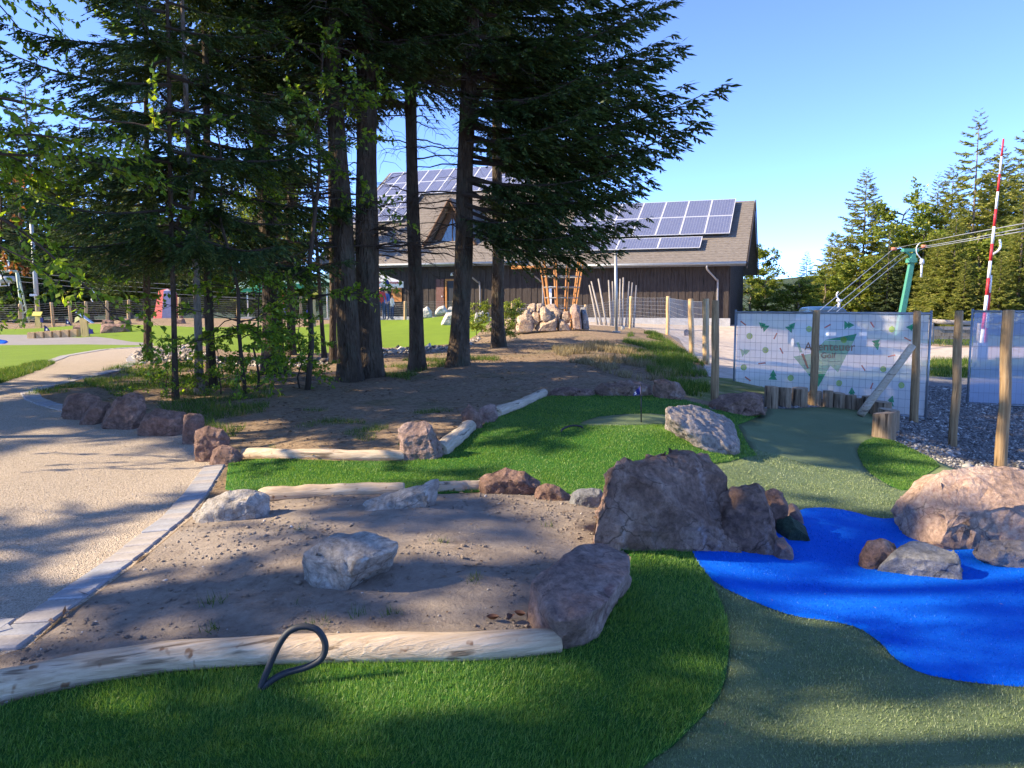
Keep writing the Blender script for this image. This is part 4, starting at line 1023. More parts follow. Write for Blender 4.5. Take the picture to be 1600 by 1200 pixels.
# solar panels on stands
M['cells'] = None
def solmat():
    m, nt, out = nodes('solar_cells')
    v = mapping(nt)
    br = nt.nodes.new('ShaderNodeTexBrick'); br.offset = 0; br.inputs['Scale'].default_value = 1; br.inputs['Mortar Size'].default_value = .006
    br.inputs['Brick Width'].default_value = .162; br.inputs['Row Height'].default_value = .162
    br.inputs['Color1'].default_value = (.10, .115, .20, 1); br.inputs['Color2'].default_value = (.12, .135, .22, 1); br.inputs['Mortar'].default_value = (.34, .35, .40, 1)
    nt.links.new(v, br.inputs['Vector']); bsdf(nt, out, br.outputs[0], .12, 0, None, .9); return m
M['cells'] = solmat(); M['alu'] = plain('aluminium_frame', (.72, .72, .72), .4, .3)
def solar_mesh(w_, h_):
    t = .035; m = MB()
    for (x, y_, sx, sy) in ((w_ / 2, .02, w_, .04), (w_ / 2, h_ - .02, w_, .04), (.02, h_ / 2, .04, h_ - .08), (w_ - .02, h_ / 2, .04, h_ - .08)): m.box((x, y_, 0), sx, sy, t)
    fr = link_mesh('panel_frame', *m.arr(), M['alu'])
    c = MB(); c.box((w_ / 2, h_ / 2, -.004), w_ - .08, h_ - .08, .02); ce_ = link_mesh('panel_cells', *c.arr(), M['cells'])
    return fr, ce_
SOL = {'big': solar_mesh(1.42, 2.42), 'flat': solar_mesh(2.42, 1.42), 'small': solar_mesh(1.06, 1.93)}
def solar(kind, s, t, fz, ro, lift=.22):
    """panel lower-left corner at s along the eave, t metres up the slope"""
    sl = (B3(0, ro, fz(ro)) - B3(0, 1, fz(1))).normalized(); nn = BU.cross(sl).normalized()
    p = B3(s, 1, fz(1)) + sl * t + nn * lift
    f = new_obj('solar_panel', SOL[kind][0], lodge); Mx = Matrix((BU, sl, nn)).transposed().to_4x4(); Mx.translation = p - lodge.location; f.matrix_local = Mx
    new_obj('solar_cells', SOL[kind][1], f)
s_top = bhit(1150, 314, -5.6)[0] - 1.42
for r in range(2):
    for c in range(7): solar('big', s_top - c * 1.435, 2.98 + r * 2.435, rz_r, -6, .3)
s_low = bhit(1094, 396, -.2)[0] - 2.42
for c in range(4): solar('flat', s_low - c * 2.435, 1.35, rz_r, -6, .24)
sl0 = bhit(606, 272, -9.5)[0] + .35
for r in range(4):
    for c in range(11 if r < 2 else 4): solar('small', sl0 + c * 1.075 + (0 if r < 2 else -.2), 11.15 - r * 1.945, rz_l, -10, .2)
# dormer
ds, dz = bhit(708, 396, .0)[0], 0
sA, sB = bhit(668, 375, -1.2)[0], bhit(748, 375, -1.2)[0]; sc_ = (sA + sB) / 2; hw = (sB - sA) / 2
zbse = rz_l(-1.0) - .1; ztop = bhit(707, 310, -1.2)[1]
dor = MB(); ob, of_ = -8, -1.2
for sg in (-1, 1):
    a0, a1 = B3(sc_, of_ + .5, ztop), B3(sc_ + sg * (hw + .1), of_ + .5, zbse - .1); b0, b1 = B3(sc_, ob, ztop), B3(sc_ + sg * (hw + .1), ob + 5, zbse - .1)
    V = [a0, a1, b1, b0]; V2 = [v - Vector((0, 0, .22)) for v in V]
    fs = [(0, 1, 2, 3), (7, 6, 5, 4), (0, 4, 5, 1), (1, 5, 6, 2), (2, 6, 7, 3)]
    dor.add([tuple(v) for v in V + V2], fs if sg < 0 else [tuple(reversed(q)) for q in fs])
dm = part(lodge, 'dormer', dor, M['rooftile'])
V = [B3(sc_ - hw + .1, of_, zbse - .4), B3(sc_ + hw - .1, of_, zbse - .4), B3(sc_, of_, ztop - .25), B3(sc_ - hw + .1, of_ - 1.5, zbse - .4), B3(sc_ + hw - .1, of_ - 1.5, zbse - .4), B3(sc_, of_ - 1.5, ztop - .25)]
part(dm, 'dormer_wall', (np.array([tuple(v) for v in V]), [(0, 1, 2), (5, 4, 3), (0, 3, 4, 1)]), M['eaves'])
V = [B3(sc_ - hw * .5, of_ + .03, zbse + .12), B3(sc_ + hw * .5, of_ + .03, zbse + .12), B3(sc_, of_ + .03, zbse + .12 + hw * .95)]
part(dm, 'dormer_window', (np.array([tuple(v) for v in V]), [(0, 1, 2)]), M['glass'])
m = MB()
for a, b in ((V[0], V[1]), (V[1], V[2]), (V[2], V[0]), ((V[0] + V[1]) / 2, V[2])): m.tube([a + BN * .02, b + BN * .02], .035, 6)
part(dm, 'window_frame', m, M['eaves'])
m = MB()
for sg in (-1, 1): m.tube([B3(sc_, of_ + .52, ztop - .12), B3(sc_ + sg * (hw + .1), of_ + .52, zbse - .22)], .1, 4)
part(dm, 'verge_board', m, M['eaves'])
# door, open leaf, lamp, other openings
sd0, zd1 = bhit(696, 436, .05); sd1 = bhit(722, 436, .05)[0]; zd0 = zd1 - 2.15
m = MB(); bbox(m, sd0, sd0 + .12, .05, .13, zd0, zd1); bbox(m, sd1 - .12, sd1, .05, .13, zd0, zd1); bbox(m, sd0 + .12, sd1 - .12, .05, .13, zd1 - .12, zd1)
dr = part(lodge, 'door_frame', m, M['orange'])
m = MB(); bbox(m, sd0 + .12, sd1 - .12, .05, .07, zd0, zd1 - .12); part(dr, 'door_opening', m, M['black'])
m = MB(); s9 = bhit(681, 436, .1)[0]; bbox(m, s9, sd0 - .1, .06, .12, zd0, zd1 - .02); M['door'] = woodmat('red_brown_door', [(.3, (.13, .06, .05)), (.7, (.20, .10, .085))], (10, 10, 1)); dl = part(lodge, 'door', m, M['door'])
m = MB().tube([B3(sd0 - .2, .13, zd0 + 1.05), B3(sd0 - .2, .2, zd0 + 1.05)], .035, 8); part(dl, 'handle', m, M['alu'])
m = MB(); sl_, zl_ = bhit(706, 429, .2); m.tube([B3(sl_, .05, zl_ + .1), B3(sl_, .2, zl_ + .1), B3(sl_, .2, zl_ - .08)], [.05, .06, .1], 10); part(lodge, 'lamp', m, M['alu'], True)
s0, z0 = bhit(612, 450, .06); s1, z1 = bhit(628, 462, .06); m = MB(); bbox(m, s0, s1, .05, .1, z0 - .9, z0); part(lodge, 'shutter', m, M['orange'])
s0, z0 = bhit(858, 447, .06); m = MB(); bbox(m, s0, s0 + .18, .05, .12, zb + .3, z0); part(lodge, 'pale_strip', m, M['alu'])
# ------------------------------------------------------------------ trees
M['needle'] = leafmat('spruce_needles', [(0, (.024, .046, .016)), (.5, (.052, .090, .028)), (.85, (.085, .13, .036)), (1, (.15, .19, .05))], .3, (1.3, 1.3, .6), .5, .3)
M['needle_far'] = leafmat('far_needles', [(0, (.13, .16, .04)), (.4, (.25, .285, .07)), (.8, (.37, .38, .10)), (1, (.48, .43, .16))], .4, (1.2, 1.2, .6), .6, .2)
M['needle_blue'] = leafmat('bluish_needles', [(0, (.035, .06, .03)), (.5, (.085, .125, .055)), (1, (.16, .2, .09))], .22, None, .6, .2)
M['leaf'] = leafmat('beech_leaves', [(0, (.07, .13, .016)), (.5, (.14, .23, .03)), (.85, (.22, .31, .035)), (1, (.33, .37, .05))], .55, (2.0, 1.9, .7), .45, .35)
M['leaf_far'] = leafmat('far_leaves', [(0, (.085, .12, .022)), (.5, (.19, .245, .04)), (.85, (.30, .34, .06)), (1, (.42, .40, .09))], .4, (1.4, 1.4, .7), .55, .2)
M['leaf_rust'] = leafmat('rusty_leaves', [(0, (.20, .07, .03)), (.5, (.30, .13, .05)), (1, (.34, .22, .07))], .45, (1.4, 1.1, .7))
def barkmat(name, stops):
    m, nt, out = nodes(name)
    v = mapping(nt, (1, 1, .28)); vo = nt.nodes.new('ShaderNodeTexVoronoi'); vo.inputs['Scale'].default_value = 26
    a = tnoise(nt, v, 7, 8, .68, .6); nt.links.new(v, vo.inputs['Vector'])
    c = ramp(nt, a, stops); v2 = mapping(nt)
    c = mixc(nt, ramp(nt, tnoise(nt, v2, 1.7, 5), [(.52, 0.0), (.66, .6)]), c, (.10, .105, .07))
    c = mixc(nt, ramp(nt, vo.outputs['Distance'], [(.0, .6), (.25, 0.0)]), c, tuple(x * .45 for x in stops[0][1]))
    n = bump(nt, a, 1.0, .09); n = bump(nt, vo.outputs['Distance'], 1.0, .04, n)
    bsdf(nt, out, c, .9, 0, n, .2); return m
M['bark'] = barkmat('spruce_bark', [(.25, (.035, .024, .017)), (.5, (.085, .060, .040)), (.75, (.16, .12, .085))])
M['bark_pale'] = barkmat('pale_bark', [(.25, (.14, .11, .085)), (.5, (.26, .21, .165)), (.75, (.40, .34, .28))])
M['twig'] = plain('twig_wood', (.055, .038, .026), .9)
def kites(P, D, L, W, rg, flat=.5):
    n = len(P); D = D / (np.linalg.norm(D, axis=1)[:, None] + 1e-9)
    up = np.array([0, 0, 1.0]) + rg.normal(0, flat, (n, 3)); s = np.cross(D, up); s /= np.linalg.norm(s, axis=1)[:, None] + 1e-9
    V = np.empty((n, 4, 3)); w = (np.asarray(W) * np.ones(n))[:, None] / 2; l = (np.asarray(L) * np.ones(n))[:, None]
    V[:, 0] = P; V[:, 1] = P + D * l * .45 + s * w; V[:, 2] = P + D * l; V[:, 3] = P + D * l * .45 - s * w
    return V
def spruce_branch(L, seed, nt_=34, sub=.048, kl=.12, kw=.033, hang=.75, rise=.16):
    """kites of one branch along +X and its axis"""
    rg = np.random.default_rng(seed); s = np.linspace(0, 1, 24)
    ax = np.stack([L * s * .97, .05 * L * np.sin(s * 3 + seed), L * (-.26 * s + rise * 1.6 * s ** 2.4)], 1)
    def pt(t):
        i = t * 23; j = np.minimum(i.astype(int), 22); f = (i - j)[:, None]; return ax[j] * (1 - f) + ax[j + 1] * f
    out = []
    t = np.sort(rg.uniform(.10, .985, nt_ * 2)); side = np.where(np.arange(nt_ * 2) % 2, 1.0, -1.0)
    base = pt(t); tl = L * (.30 * (1 - t) ** .8 * np.minimum(1, t * 3.2 + .25) + .035) * rg.uniform(.6, 1.25, len(t))
    for b, l, sd, tt in zip(base, tl, side, t):
        d = np.array([.72 + .25 * tt, sd * rg.uniform(.45, .95), -hang * rg.uniform(.2, 1.0)]); d /= np.linalg.norm(d)
        k = max(2, int(l / sub)); u = (np.arange(k) + rg.random(k) * .5) / k
        p = b + np.outer(u * l, d) + np.outer((u * l) ** 2, np.array([.05, 0, -.22]))
        for q in (-1, 1):
            dd = d + np.cross(d, [0, 0, 1]) * q * rg.uniform(.5, 1.0) + rg.normal(0, .18, (k, 3)) + np.array([0, 0, -.12])
            out.append(kites(p, dd, kl * (1.1 - .5 * u) * rg.uniform(.7, 1.25, k), kw * rg.uniform(.8, 1.2, k), rg))
        out.append(kites((b + d * l * .8)[None], d[None], kl * 1.2, kw, rg))
        out.append(kites(p, np.tile(d, (k, 1)), sub * 2.0, kw * .7, rg))
    tt = np.linspace(.3, 1, max(6, int(L / .09))); p = pt(np.minimum(tt, .999)); dd = np.array([1, 0, .05]) + rg.normal(0, .5, (len(tt), 3)) * [.3, 1, .6]
    out.append(kites(p, dd, kl, kw, rg))
    return np.concatenate(out), ax
TPL = [spruce_branch(3.0, 100 + i) for i in range(6)]
TPL_C = [spruce_branch(3.0, 200 + i, 9, .22, .42, .12) for i in range(5)]
TPL_F = [spruce_branch(3.0, 300 + i, 9, .30, .48, .15, .7, .12) for i in range(5)]
def place(tpl, h, az, L, pitch, x0=0.0, y0=0.0):
    K, ax = tpl; s = L / 3.0
    c, sn = math.cos(pitch), math.sin(pitch); Ry = np.array([[c, 0, -sn], [0, 1, 0], [sn, 0, c]])
    c, sn = math.cos(az), math.sin(az); Rz = np.array([[c, -sn, 0], [sn, c, 0], [0, 0, 1]])
    R = (Rz @ Ry).T * s
    return K.reshape(-1, 3) @ R + [x0, y0, h], ax @ R + [x0, y0, h]
def quads_mesh(name, Vs, mat):
    V = np.concatenate(Vs).reshape(-1, 3); return link_mesh(name, V, np.arange(len(V)).reshape(-1, 4), mat)
def dead_limbs(mb, rg, n, z0, z1, Lr, az0=0, az1=6.283):
    for _ in range(n):
        h = rg.uniform(z0, z1); az = rg.uniform(az0, az1); L = rg.uniform(*Lr); dr = rg.uniform(.1, .5); pts_ = []
        for k in range(9):
            t = k / 8; pts_.append((math.cos(az + .25 * t * rg.uniform(-.3, .3)) * L * t, math.sin(az) * L * t, h + L * (.12 * t - dr * t * t) + .015 * rg.normal()))
        mb.tube(pts_, [.017 * (1 - .85 * k / 8) for k in range(9)], 4, False)
        for k in range(2, 9):
            for q in (-1, 1):
                if rg.random() < .75:
                    p = np.array(pts_[k]); l = rg.uniform(.15, .5); a2 = az + q * rg.uniform(.5, 1.1)
                    mb.tube([p, p + [math.cos(a2) * l * .55, math.sin(a2) * l * .55, -.06 * l], p + [math.cos(a2) * l, math.sin(a2) * l, -.45 * l]], [.006, .004, .002], 3, False)
def spruce_kind(name, seed, Ht, live0, dead0, Lmax, n, special=(), lod_h=9.0, far=False, mat='needle', live_fn=None, dead_n=26):
    rg = np.random.default_rng(seed); Ks = []; mb = MB()
    for i in range(n):
        f = (i + rg.random()) / n; h = live0 + (Ht - live0) * f ** 1.05; az = i * 2.399 + rg.uniform(-.3, .3)
        L = Lmax * ((1 - f) ** .75 * .95 + .05) * rg.uniform(.7, 1.12) * min(1, .65 + f * 5)
        if live_fn and not live_fn(h, az): continue
        lo = far or h > lod_h
        tp = (TPL_F if far else TPL_C) if lo else TPL
        K, ax = place(tp[int(rg.integers(len(tp)))], h, az, L, rg.uniform(-.12, .1) + .45 * f ** 2, 0, 0)
        Ks.append(K)
        if not far or i % 2 == 0: mb.tube(ax[:: (3 if not lo else 6)], np.linspace(.011 * L + .004, .004, len(ax[:: (3 if not lo else 6)])), 4, False)
    for (h, az, L, pitch) in special:
        K, ax = place(TPL[int(rg.integers(6))], h, az, L, pitch); Ks.append(K); mb.tube(ax[::3], np.linspace(.010 * L + .005, .004, len(ax[::3])), 5, False)
    if dead0 is not None: dead_limbs(mb, rg, dead_n, dead0, live0 + 1.8, (.8, 2.3))
    crown = quads_mesh(name + '_crown', Ks, M[mat]); limbs = link_mesh(name + '_limbs', *mb.arr(), M['twig'])
    return crown, limbs
def trunk_mesh(Ht, r, seed, n=14, bark='bark', flare=.5, top=.12):
    P = []; R = []
    for i in range(34):
        t = i / 33; z = -.3 + (Ht + .3) * t ** 1.35
        P.append((.05 * noise.noise((z * .3, seed, 0)), .05 * noise.noise((z * .3, seed, 7)), z))
        R.append(r * ((1 - t ** 1.35) * (1 - top) + top) * (1 + flare * math.exp(-max(z, 0) / .28)))
    return link_mesh('trunk', *MB().tube(P, R, n, True, .16, seed).arr(), M[bark], True)
def plant_tree(name, label, loc, trunk, limbs, crown, spin=0.0, scale=1.0, lean=(0, 0), group=None, cat='tree', zs=1.0):
    o = thing(name, label, cat, loc, group)
    o.rotation_euler = (Matrix.Rotation(lean[0], 3, 'Y') @ Matrix.Rotation(lean[1], 3, 'X') @ Matrix.Rotation(spin, 3, 'Z')).to_euler(); o.scale = (scale, scale, scale * zs)
    if trunk: new_obj('trunk', trunk, o)
    if limbs: tag(new_obj('limbs', limbs, o), kind='stuff')
    if crown: new_obj('crown', crown, o)
    return o
TALL = [spruce_kind('tall_spruce', 11 + k, 21, 5.1 + .7 * k, 2.0, 3.4, 138, lod_h=8.0, dead_n=40) for k in range(2)]
SHADE = [spruce_kind('shade_spruce', 81 + k, 21, 3.0 + k, 2.0, 3.0 + .3 * k, 50 + 14 * k, lod_h=0) for k in range(2)]
HIGH = spruce_kind('high_spruce', 85, 21, 7.0, 3.0, 3.2, 110, lod_h=8.2)
BIG = spruce_kind('big_spruce', 21, 21, 4.3, 2.0, 3.5, 100, lod_h=8.6, live_fn=lambda h, az: h > 7.5 or math.cos(az) > -.1,
    special=[(4.55,-.05,5.1,.22),(3.95,-.12,4.7,.20),(5.5,.1,4.3,.30),(6.9,-.1,4.4,.30),(3.3,-.25,3.7,.08),(2.7,-.5,2.9,-.02),(2.6,.0,3.2,-.05),(3.0,.35,3.6,.0),(3.6,.5,4.0,.08),(3.6,-.55,3.7,.08),
             (4.3,-.8,3.6,.1),(4.4,.6,4.3,.12),(5.0,-.4,4.2,.18),(5.2,.35,4.2,.2),(5.9,-.3,4.0,.2),(6.3,.3,4.0,.25),(7.4,.15,4.0,.25),(7.0,-.6,3.6,.2),(5.7,-.9,3.4,.15),(2.9,-.9,2.4,0),(3.4,.9,3.2,.05),(6.0,.8,3.4,.15),
             (3.1,.15,3.9,.02),(4.1,.2,4.3,.12),(4.8,.02,4.4,.2),(5.3,-.15,4.1,.2),(7.8,-.2,3.8,.25),(8.1,.3,3.6,.25),(2.9,.5,3.2,-.03),(3.7,.25,3.9,.06),(4.2,-.45,3.8,.12),(4.6,.4,4.0,.14),(5.0,.15,3.9,.18),(5.6,.45,3.7,.2),(6.1,-.1,3.8,.22),(6.6,.15,3.8,.24),(4.9,-.7,3.3,.12)])
YOUNG = [spruce_kind('young_spruce', 31 + k, 12, 2.05, None, 2.9, 74, lod_h=7.0) for k in range(2)]
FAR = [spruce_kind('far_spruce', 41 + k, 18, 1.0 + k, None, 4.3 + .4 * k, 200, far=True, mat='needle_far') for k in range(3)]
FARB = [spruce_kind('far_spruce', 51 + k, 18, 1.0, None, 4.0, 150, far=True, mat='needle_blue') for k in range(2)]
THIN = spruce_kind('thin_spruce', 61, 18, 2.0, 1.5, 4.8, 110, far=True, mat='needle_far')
TR = {}
def trunk_for(r, Ht, seed, **k):
    key = (round(r, 3), Ht, seed)
    if key not in TR: TR[key] = trunk_mesh(Ht, r, seed, **k)
    return TR[key]
def near_spruce(base, top, d, wpx, kind, spin, label, seed, Ht=21, bark='bark', group='tall spruces on the mound'):
    b = at(base[0], base[1], d); b.z = H(b.x, b.y); t = at(top[0], top[1], d)
    lean = math.atan2(t.x - b.x, t.z - b.z)
    return plant_tree('spruce_tree', label, b, trunk_for(wpx / FPX * d / 2, Ht, seed, bark=bark), kind[1] if kind else None, kind[0] if kind else None, spin, 1, (lean, 0), group)
near_spruce((428,582), (400,0), 15.0, 31, TALL[0], .4, 'spruce with a thick dark trunk, leftmost of the tall ones', 1)
near_spruce((548,598), (517,0), 13.8, 34, TALL[1], 1.9, 'spruce leaning left, its trunk base fused beside the thickest trunk', 2)
near_spruce((577,592), (569,0), 14.3, 39, TALL[0], 3.3, 'spruce with the thickest trunk in the middle of the group', 3)
near_spruce((652,581), (636,0), 15.5, 23, TALL[1], 4.4, 'slim straight spruce right of the thickest trunk', 4)
near_spruce((716,572), (738,0), 15.2, 30, BIG, 0.0, 'big spruce whose long branches reach right against the sky', 5)
near_spruce((779,544), (776,0), 20.5, 20, HIGH, .9, 'spruce with a half sunlit trunk farthest right on the mound', 6)
near_spruce((521,571), (512,0), 17.5, 11, None, 0, 'thin bare trunk between the left leaning spruce and leftmost tall spruce', 7, 12)
near_spruce((507,560), (478,150), 19.5, 7, None, 0, 'very thin dark stem left of the thin bare trunk', 8, 9)
near_spruce((330,602), (316,0), 12.8, 15, YOUNG[0], 1.2, 'young spruce with dense low boughs left of the tall trunks', 9, 12, group='young spruces left of the tall ones')
near_spruce((274,622), (262,100), 11.4, 9, YOUNG[1], 2.6, 'thin young spruce standing foremost on the left', 10, 12, group='young spruces left of the tall ones')
near_spruce((312,624), (290,100), 11.9, 13, None, 0, 'bare stem with torn pale bark left of the young spruce', 12, 9, 'bark_pale', group='young spruces left of the tall ones')

near_spruce((232,566), (228,100), 19.0, 12, YOUNG[0], 4.0, 'young spruce behind the foremost thin one, farther left', 13, 12, group='young spruces left of the tall ones')
near_spruce((455,562), (450,0), 21.0, 14, YOUNG[1], .5, 'young spruce half hidden behind the leftmost tall trunk', 14, 12, group='young spruces left of the tall ones')
# broad-leaved trees
def leafy(seed, trunkpts, r, nbr, zr, Lr, nleaf, leaf, spread=1.0, upturn=.35, droop=.1, mat='leaf', bark='twig', clump=.22):
    """limbs from a stem, leaves in loose sprays on their outer parts"""
    rg = np.random.default_rng(seed); mb = MB(); T = np.array(trunkpts, float); m = len(T)
    mt = MB().tube(T, np.linspace(r, r * .3, m), 10, True, .1, seed)
    Lp, Ld = [], []; per = max(1, nleaf // nbr)
    for i in range(nbr):
        f = rg.uniform(*zr); k = f * (m - 1); j = min(int(k), m - 2); p = T[j] + (T[j + 1] - T[j]) * (k - j)
        az = i * 2.399 + rg.uniform(-.5, .5); L = rg.uniform(*Lr) * (1.1 - .5 * max(0, f - .3)); pts_ = [p]
        d = np.array([math.cos(az) * spread, math.sin(az) * spread, upturn + rg.uniform(-.15, .35)]); d /= np.linalg.norm(d)
        for q in range(8):
            d = d + rg.normal(0, .13, 3) + np.array([0, 0, -droop * .3]); d /= np.linalg.norm(d); pts_.append(pts_[-1] + d * L / 8)
        pts_ = np.array(pts_); mb.tube(pts_, np.linspace(r * .28, r * .05 + .002, 9), 4, False)
        ntw = 7; 
        for w_ in range(ntw):
            t = rg.uniform(.2, 1) ** .7 * 8; j = min(int(t), 7); b = pts_[j] + (pts_[j + 1] - pts_[j]) * (t - j)
            td = (pts_[j + 1] - pts_[j]); td = td / np.linalg.norm(td) + rg.normal(0, .7, 3) * [1, 1, .5]; td /= np.linalg.norm(td); tl = L * rg.uniform(.15, .38)
            if leaf < .15: mb.tube([b, b + td * tl * .5, b + td * tl + [0, 0, -.1 * tl]], [r * .05 + .002, .003, .0015], 3, False)
            n = max(2, per // ntw); u = rg.random(n)
            Lp.append(b + np.outer(u * tl, td) + rg.normal(0, clump * leaf, (n, 3)) + np.outer(u ** 2 * -.1 * tl, [0, 0, 1]))
            Ld.append(td * .6 + rg.normal(0, .55, (n, 3)) + np.array([0, 0, -droop]))
    P = np.concatenate(Lp); D = np.concatenate(Ld)
    K = kites(P, D, leaf * rg.uniform(.7, 1.25, len(P)), leaf * .62 * rg.uniform(.8, 1.2, len(P)), rg, .55)
    return link_mesh('trunk', *mt.arr(), M[bark], True), link_mesh('limbs', *mb.arr(), M['twig']), quads_mesh('crown', [K], M[mat])
def stem(h, dx=0, dy=0, n=8, w=.1, seed=0): return [(dx * (i / n) + w * noise.noise((i * .5, seed, 0)) * (i > 0), dy * (i / n) + w * noise.noise((i * .5, seed, 5)) * (i > 0), h * i / n - (.2 if i == 0 else 0)) for i in range(n + 1)]
B1 = leafy(1, stem(5.5, .4, 0, seed=1), .05, 30, (.25, 1), (.8, 1.7), 3000, .085, 1, .2, .25)
B2 = leafy(2, stem(4.2, -.3, .2, seed=2), .035, 26, (.12, 1), (.6, 1.3), 2600, .08, 1, .2, .2)
B3_ = leafy(3, stem(1.7, .1, 0, seed=3), .02, 26, (.06, 1), (.45, 1.0), 2400, .07, 1, .3, .2)
B4 = leafy(4, stem(9, .4, 0, 10, .15, 4), .085, 40, (.3, 1), (1.2, 2.9), 11000, .088, 1, .15, .25)
BL = [('slender beech sapling among the trunks, its leaves over the leftmost tall trunk', 478, 590, 12.6, B1, .3, 1.0), ('leafy beech sapling at the right of the young spruce', 385, 600, 11.9, B2, 1.3, 1.0),
      ('low leafy bush before the leftmost tall trunk', 400, 602, 12.2, B3_, 0, 1.1), ('low leafy bush left of the left leaning spruce', 470, 598, 12.8, B3_, 2, .75), ('low leafy bush beside the torn bark stem', 345, 612, 11.9, B3_, 4, .6),
      ('small leafy seedling before the foremost young spruce', 262, 618, 11.6, B3_, 3, .55)]
for lb, px, py, d, bb, sp, sc in BL:
    p = at(px, py, d); p.z = H(p.x, p.y); plant_tree('beech_sapling' if bb is not B3_ else 'leafy_bush', lb, p, *bb, spin=sp, scale=sc, group='beech growth under the spruces', cat='tree' if bb is not B3_ else 'bush')
p = Vector((-6.7, 8.4, H(-6.7, 8.4))); plant_tree('beech_tree', 'beech reaching into the picture from the upper left edge', p, *B4, spin=1.0, group='trees at the left edge')
p = Vector((-8.0, 10.8, H(-8.0, 10.8))); plant_tree('beech_tree', 'tall leafy beech left of the young spruces with leaves against the sky', p, *B4, spin=2.4, scale=1.0, group='trees at the left edge')
# trees outside the left edge whose shade falls on the course
for i, (x, y_, sp, kd) in enumerate([(-9.2,1.3,0,0),(-13,-1.2,1,0),(-15,2.3,2,1),(-13.5,9.9,3,1),(-10,-2.5,4,0),(-18.5,8.6,5,1),(-16.5,12.5,1.5,1),(-22,7.3,.7,0)]):
    plant_tree('spruce_tree', 'tall spruce standing outside the left edge, its shade on the course', (x, y_, H(x, y_)), trunk_for(.2, 21, 1), *SHADE[kd][::-1], spin=sp, scale=.9 + .05 * (i % 4), group='spruces outside the left edge')
plant_tree('spruce_tree', 'high crowned spruce outside the left edge beside the path', (-12.5, 8.7, H(-12.5, 8.7)), trunk_for(.2, 21, 1), HIGH[1], HIGH[0], spin=1.0, group='spruces outside the left edge')
# far trees
TF = trunk_mesh(17, .2, 77, 8, 'bark_pale')
def far_tree(px, top, d, kind, label, spin, name='spruce_tree', Ht=18.0, wide=1.0, group='trees beyond the banners', trunk=TF):
    x = at(px, 480, d).x; z = H(x, d); zt = at(px, top, d).z; s = (zt - z) / Ht
    o = plant_tree(name, label, (x, d, z), trunk, kind[1] if name == 'spruce_tree' else kind[1], kind[0] if name == 'spruce_tree' else kind[2], spin, s, (0, 0), group)
    o.scale = (s * wide, s * wide, s); return o
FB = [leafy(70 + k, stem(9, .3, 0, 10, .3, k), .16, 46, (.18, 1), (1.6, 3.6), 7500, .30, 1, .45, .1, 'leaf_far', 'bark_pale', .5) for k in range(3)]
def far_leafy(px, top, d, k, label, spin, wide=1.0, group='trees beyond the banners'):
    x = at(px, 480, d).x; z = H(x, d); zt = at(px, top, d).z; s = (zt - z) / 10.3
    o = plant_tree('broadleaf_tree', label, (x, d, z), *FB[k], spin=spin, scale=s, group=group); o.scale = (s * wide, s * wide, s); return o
far_tree(1345, 262, 66, FAR[1], 'tall pointed spruce standing free beside the open sky', .3, wide=1.15)
far_tree(1513, 170, 60, THIN, 'tallest thin-topped spruce left of the red and white pole', 1.3, wide=.95)
far_tree(1598, 168, 58, THIN, 'thin-topped spruce cut by the right edge', 2.3, wide=.95)
far_tree(1456, 268, 68, FAR[0], 'narrow spruce top between the green pylon and the tallest spruce', 2.0, wide=.85)
far_tree(1258, 392, 72, FARB[0], 'small dark spruce at the left end of the right hand wood', .9, wide=1.25)
far_tree(1552, 228, 64, FAR[2], 'full spruce behind the red and white pole', 3.0)
far_tree(1487, 330, 52, FAR[1], 'dense low spruce behind the timber trough', 4.0, wide=1.2)
far_tree(1590, 300, 50, FAR[0], 'dense spruce at the right edge below the thin-topped one', 5.0, wide=1.2)
far_tree(1300, 360, 70, FAR[2], 'broad spruce below the free standing pointed one, to its left', 2.7, wide=1.2)
far_tree(1385, 350, 58, FARB[1], 'dark spruce behind the green pylon', 1.7, wide=1.2)
far_leafy(1402, 306, 62, 0, 'leafy tree with a rounded top left of the pylon top', .5)
far_leafy(1440, 345, 60, 1, 'leafy tree filling the gap right of the pylon', 1.5, 1.2)
far_leafy(1530, 350, 55, 2, 'leafy tree low behind the striped pole', 2.5, 1.2)
far_leafy(1345, 400, 60, 1, 'leafy tree low behind the blue car', 3.5, 1.4)
far_leafy(1245, 432, 50, 2, 'yellow green bush right of the lodge gable gap', 4.5, 1.9)
far_leafy(1285, 425, 56, 0, 'yellow green bushy tree above the printed banner', 5.5, 1.7)
far_leafy(1172, 378, 62, 1, 'leafy tree directly right of the lodge gable', .2, 1.15)
far_leafy(1195, 430, 57, 0, 'shorter leafy tree next to the lodge gable', 1.1, 1.3)
for i, (px, tp, d, k, lb) in enumerate([(1428,300,66,0,'spruce rising directly behind the green pylon head'),(1478,255,67,1,'spruce left behind the tallest thin-topped spruce'),(1536,265,63,2,'spruce between the tallest spruce and the striped pole'),(1578,250,66,0,'spruce right behind the striped pole top'),(1610,235,62,1,'spruce whose left half shows at the right edge'),(1460,360,56,2,'low spruce right of the green pylon'),(1505,400,50,0,'small bright spruce above the timber trough'),(1560,395,49,1,'small bright spruce above the plain banner')]):
    far_tree(px, tp, d, FAR[k], lb, i * 1.7, wide=1.15)
for i, (px, tp, d) in enumerate([(1420,380,75),(1560,340,72),(1500,380,78),(1330,420,80),(1620,320,70),(1660,250,62),(1720,260,66)]):
    far_tree(px, tp, d, FAR[i % 3], ['spruce deep in the wood behind the pylon', 'spruce deep in the wood behind the striped pole', 'spruce deep in the wood behind the timber trough', 'spruce deep in the wood behind the car', 'spruce just outside the right edge, deep in the wood', 'spruce outside the right edge, nearer', 'spruce farthest outside the right edge'][i], i * 1.1, wide=1.3)
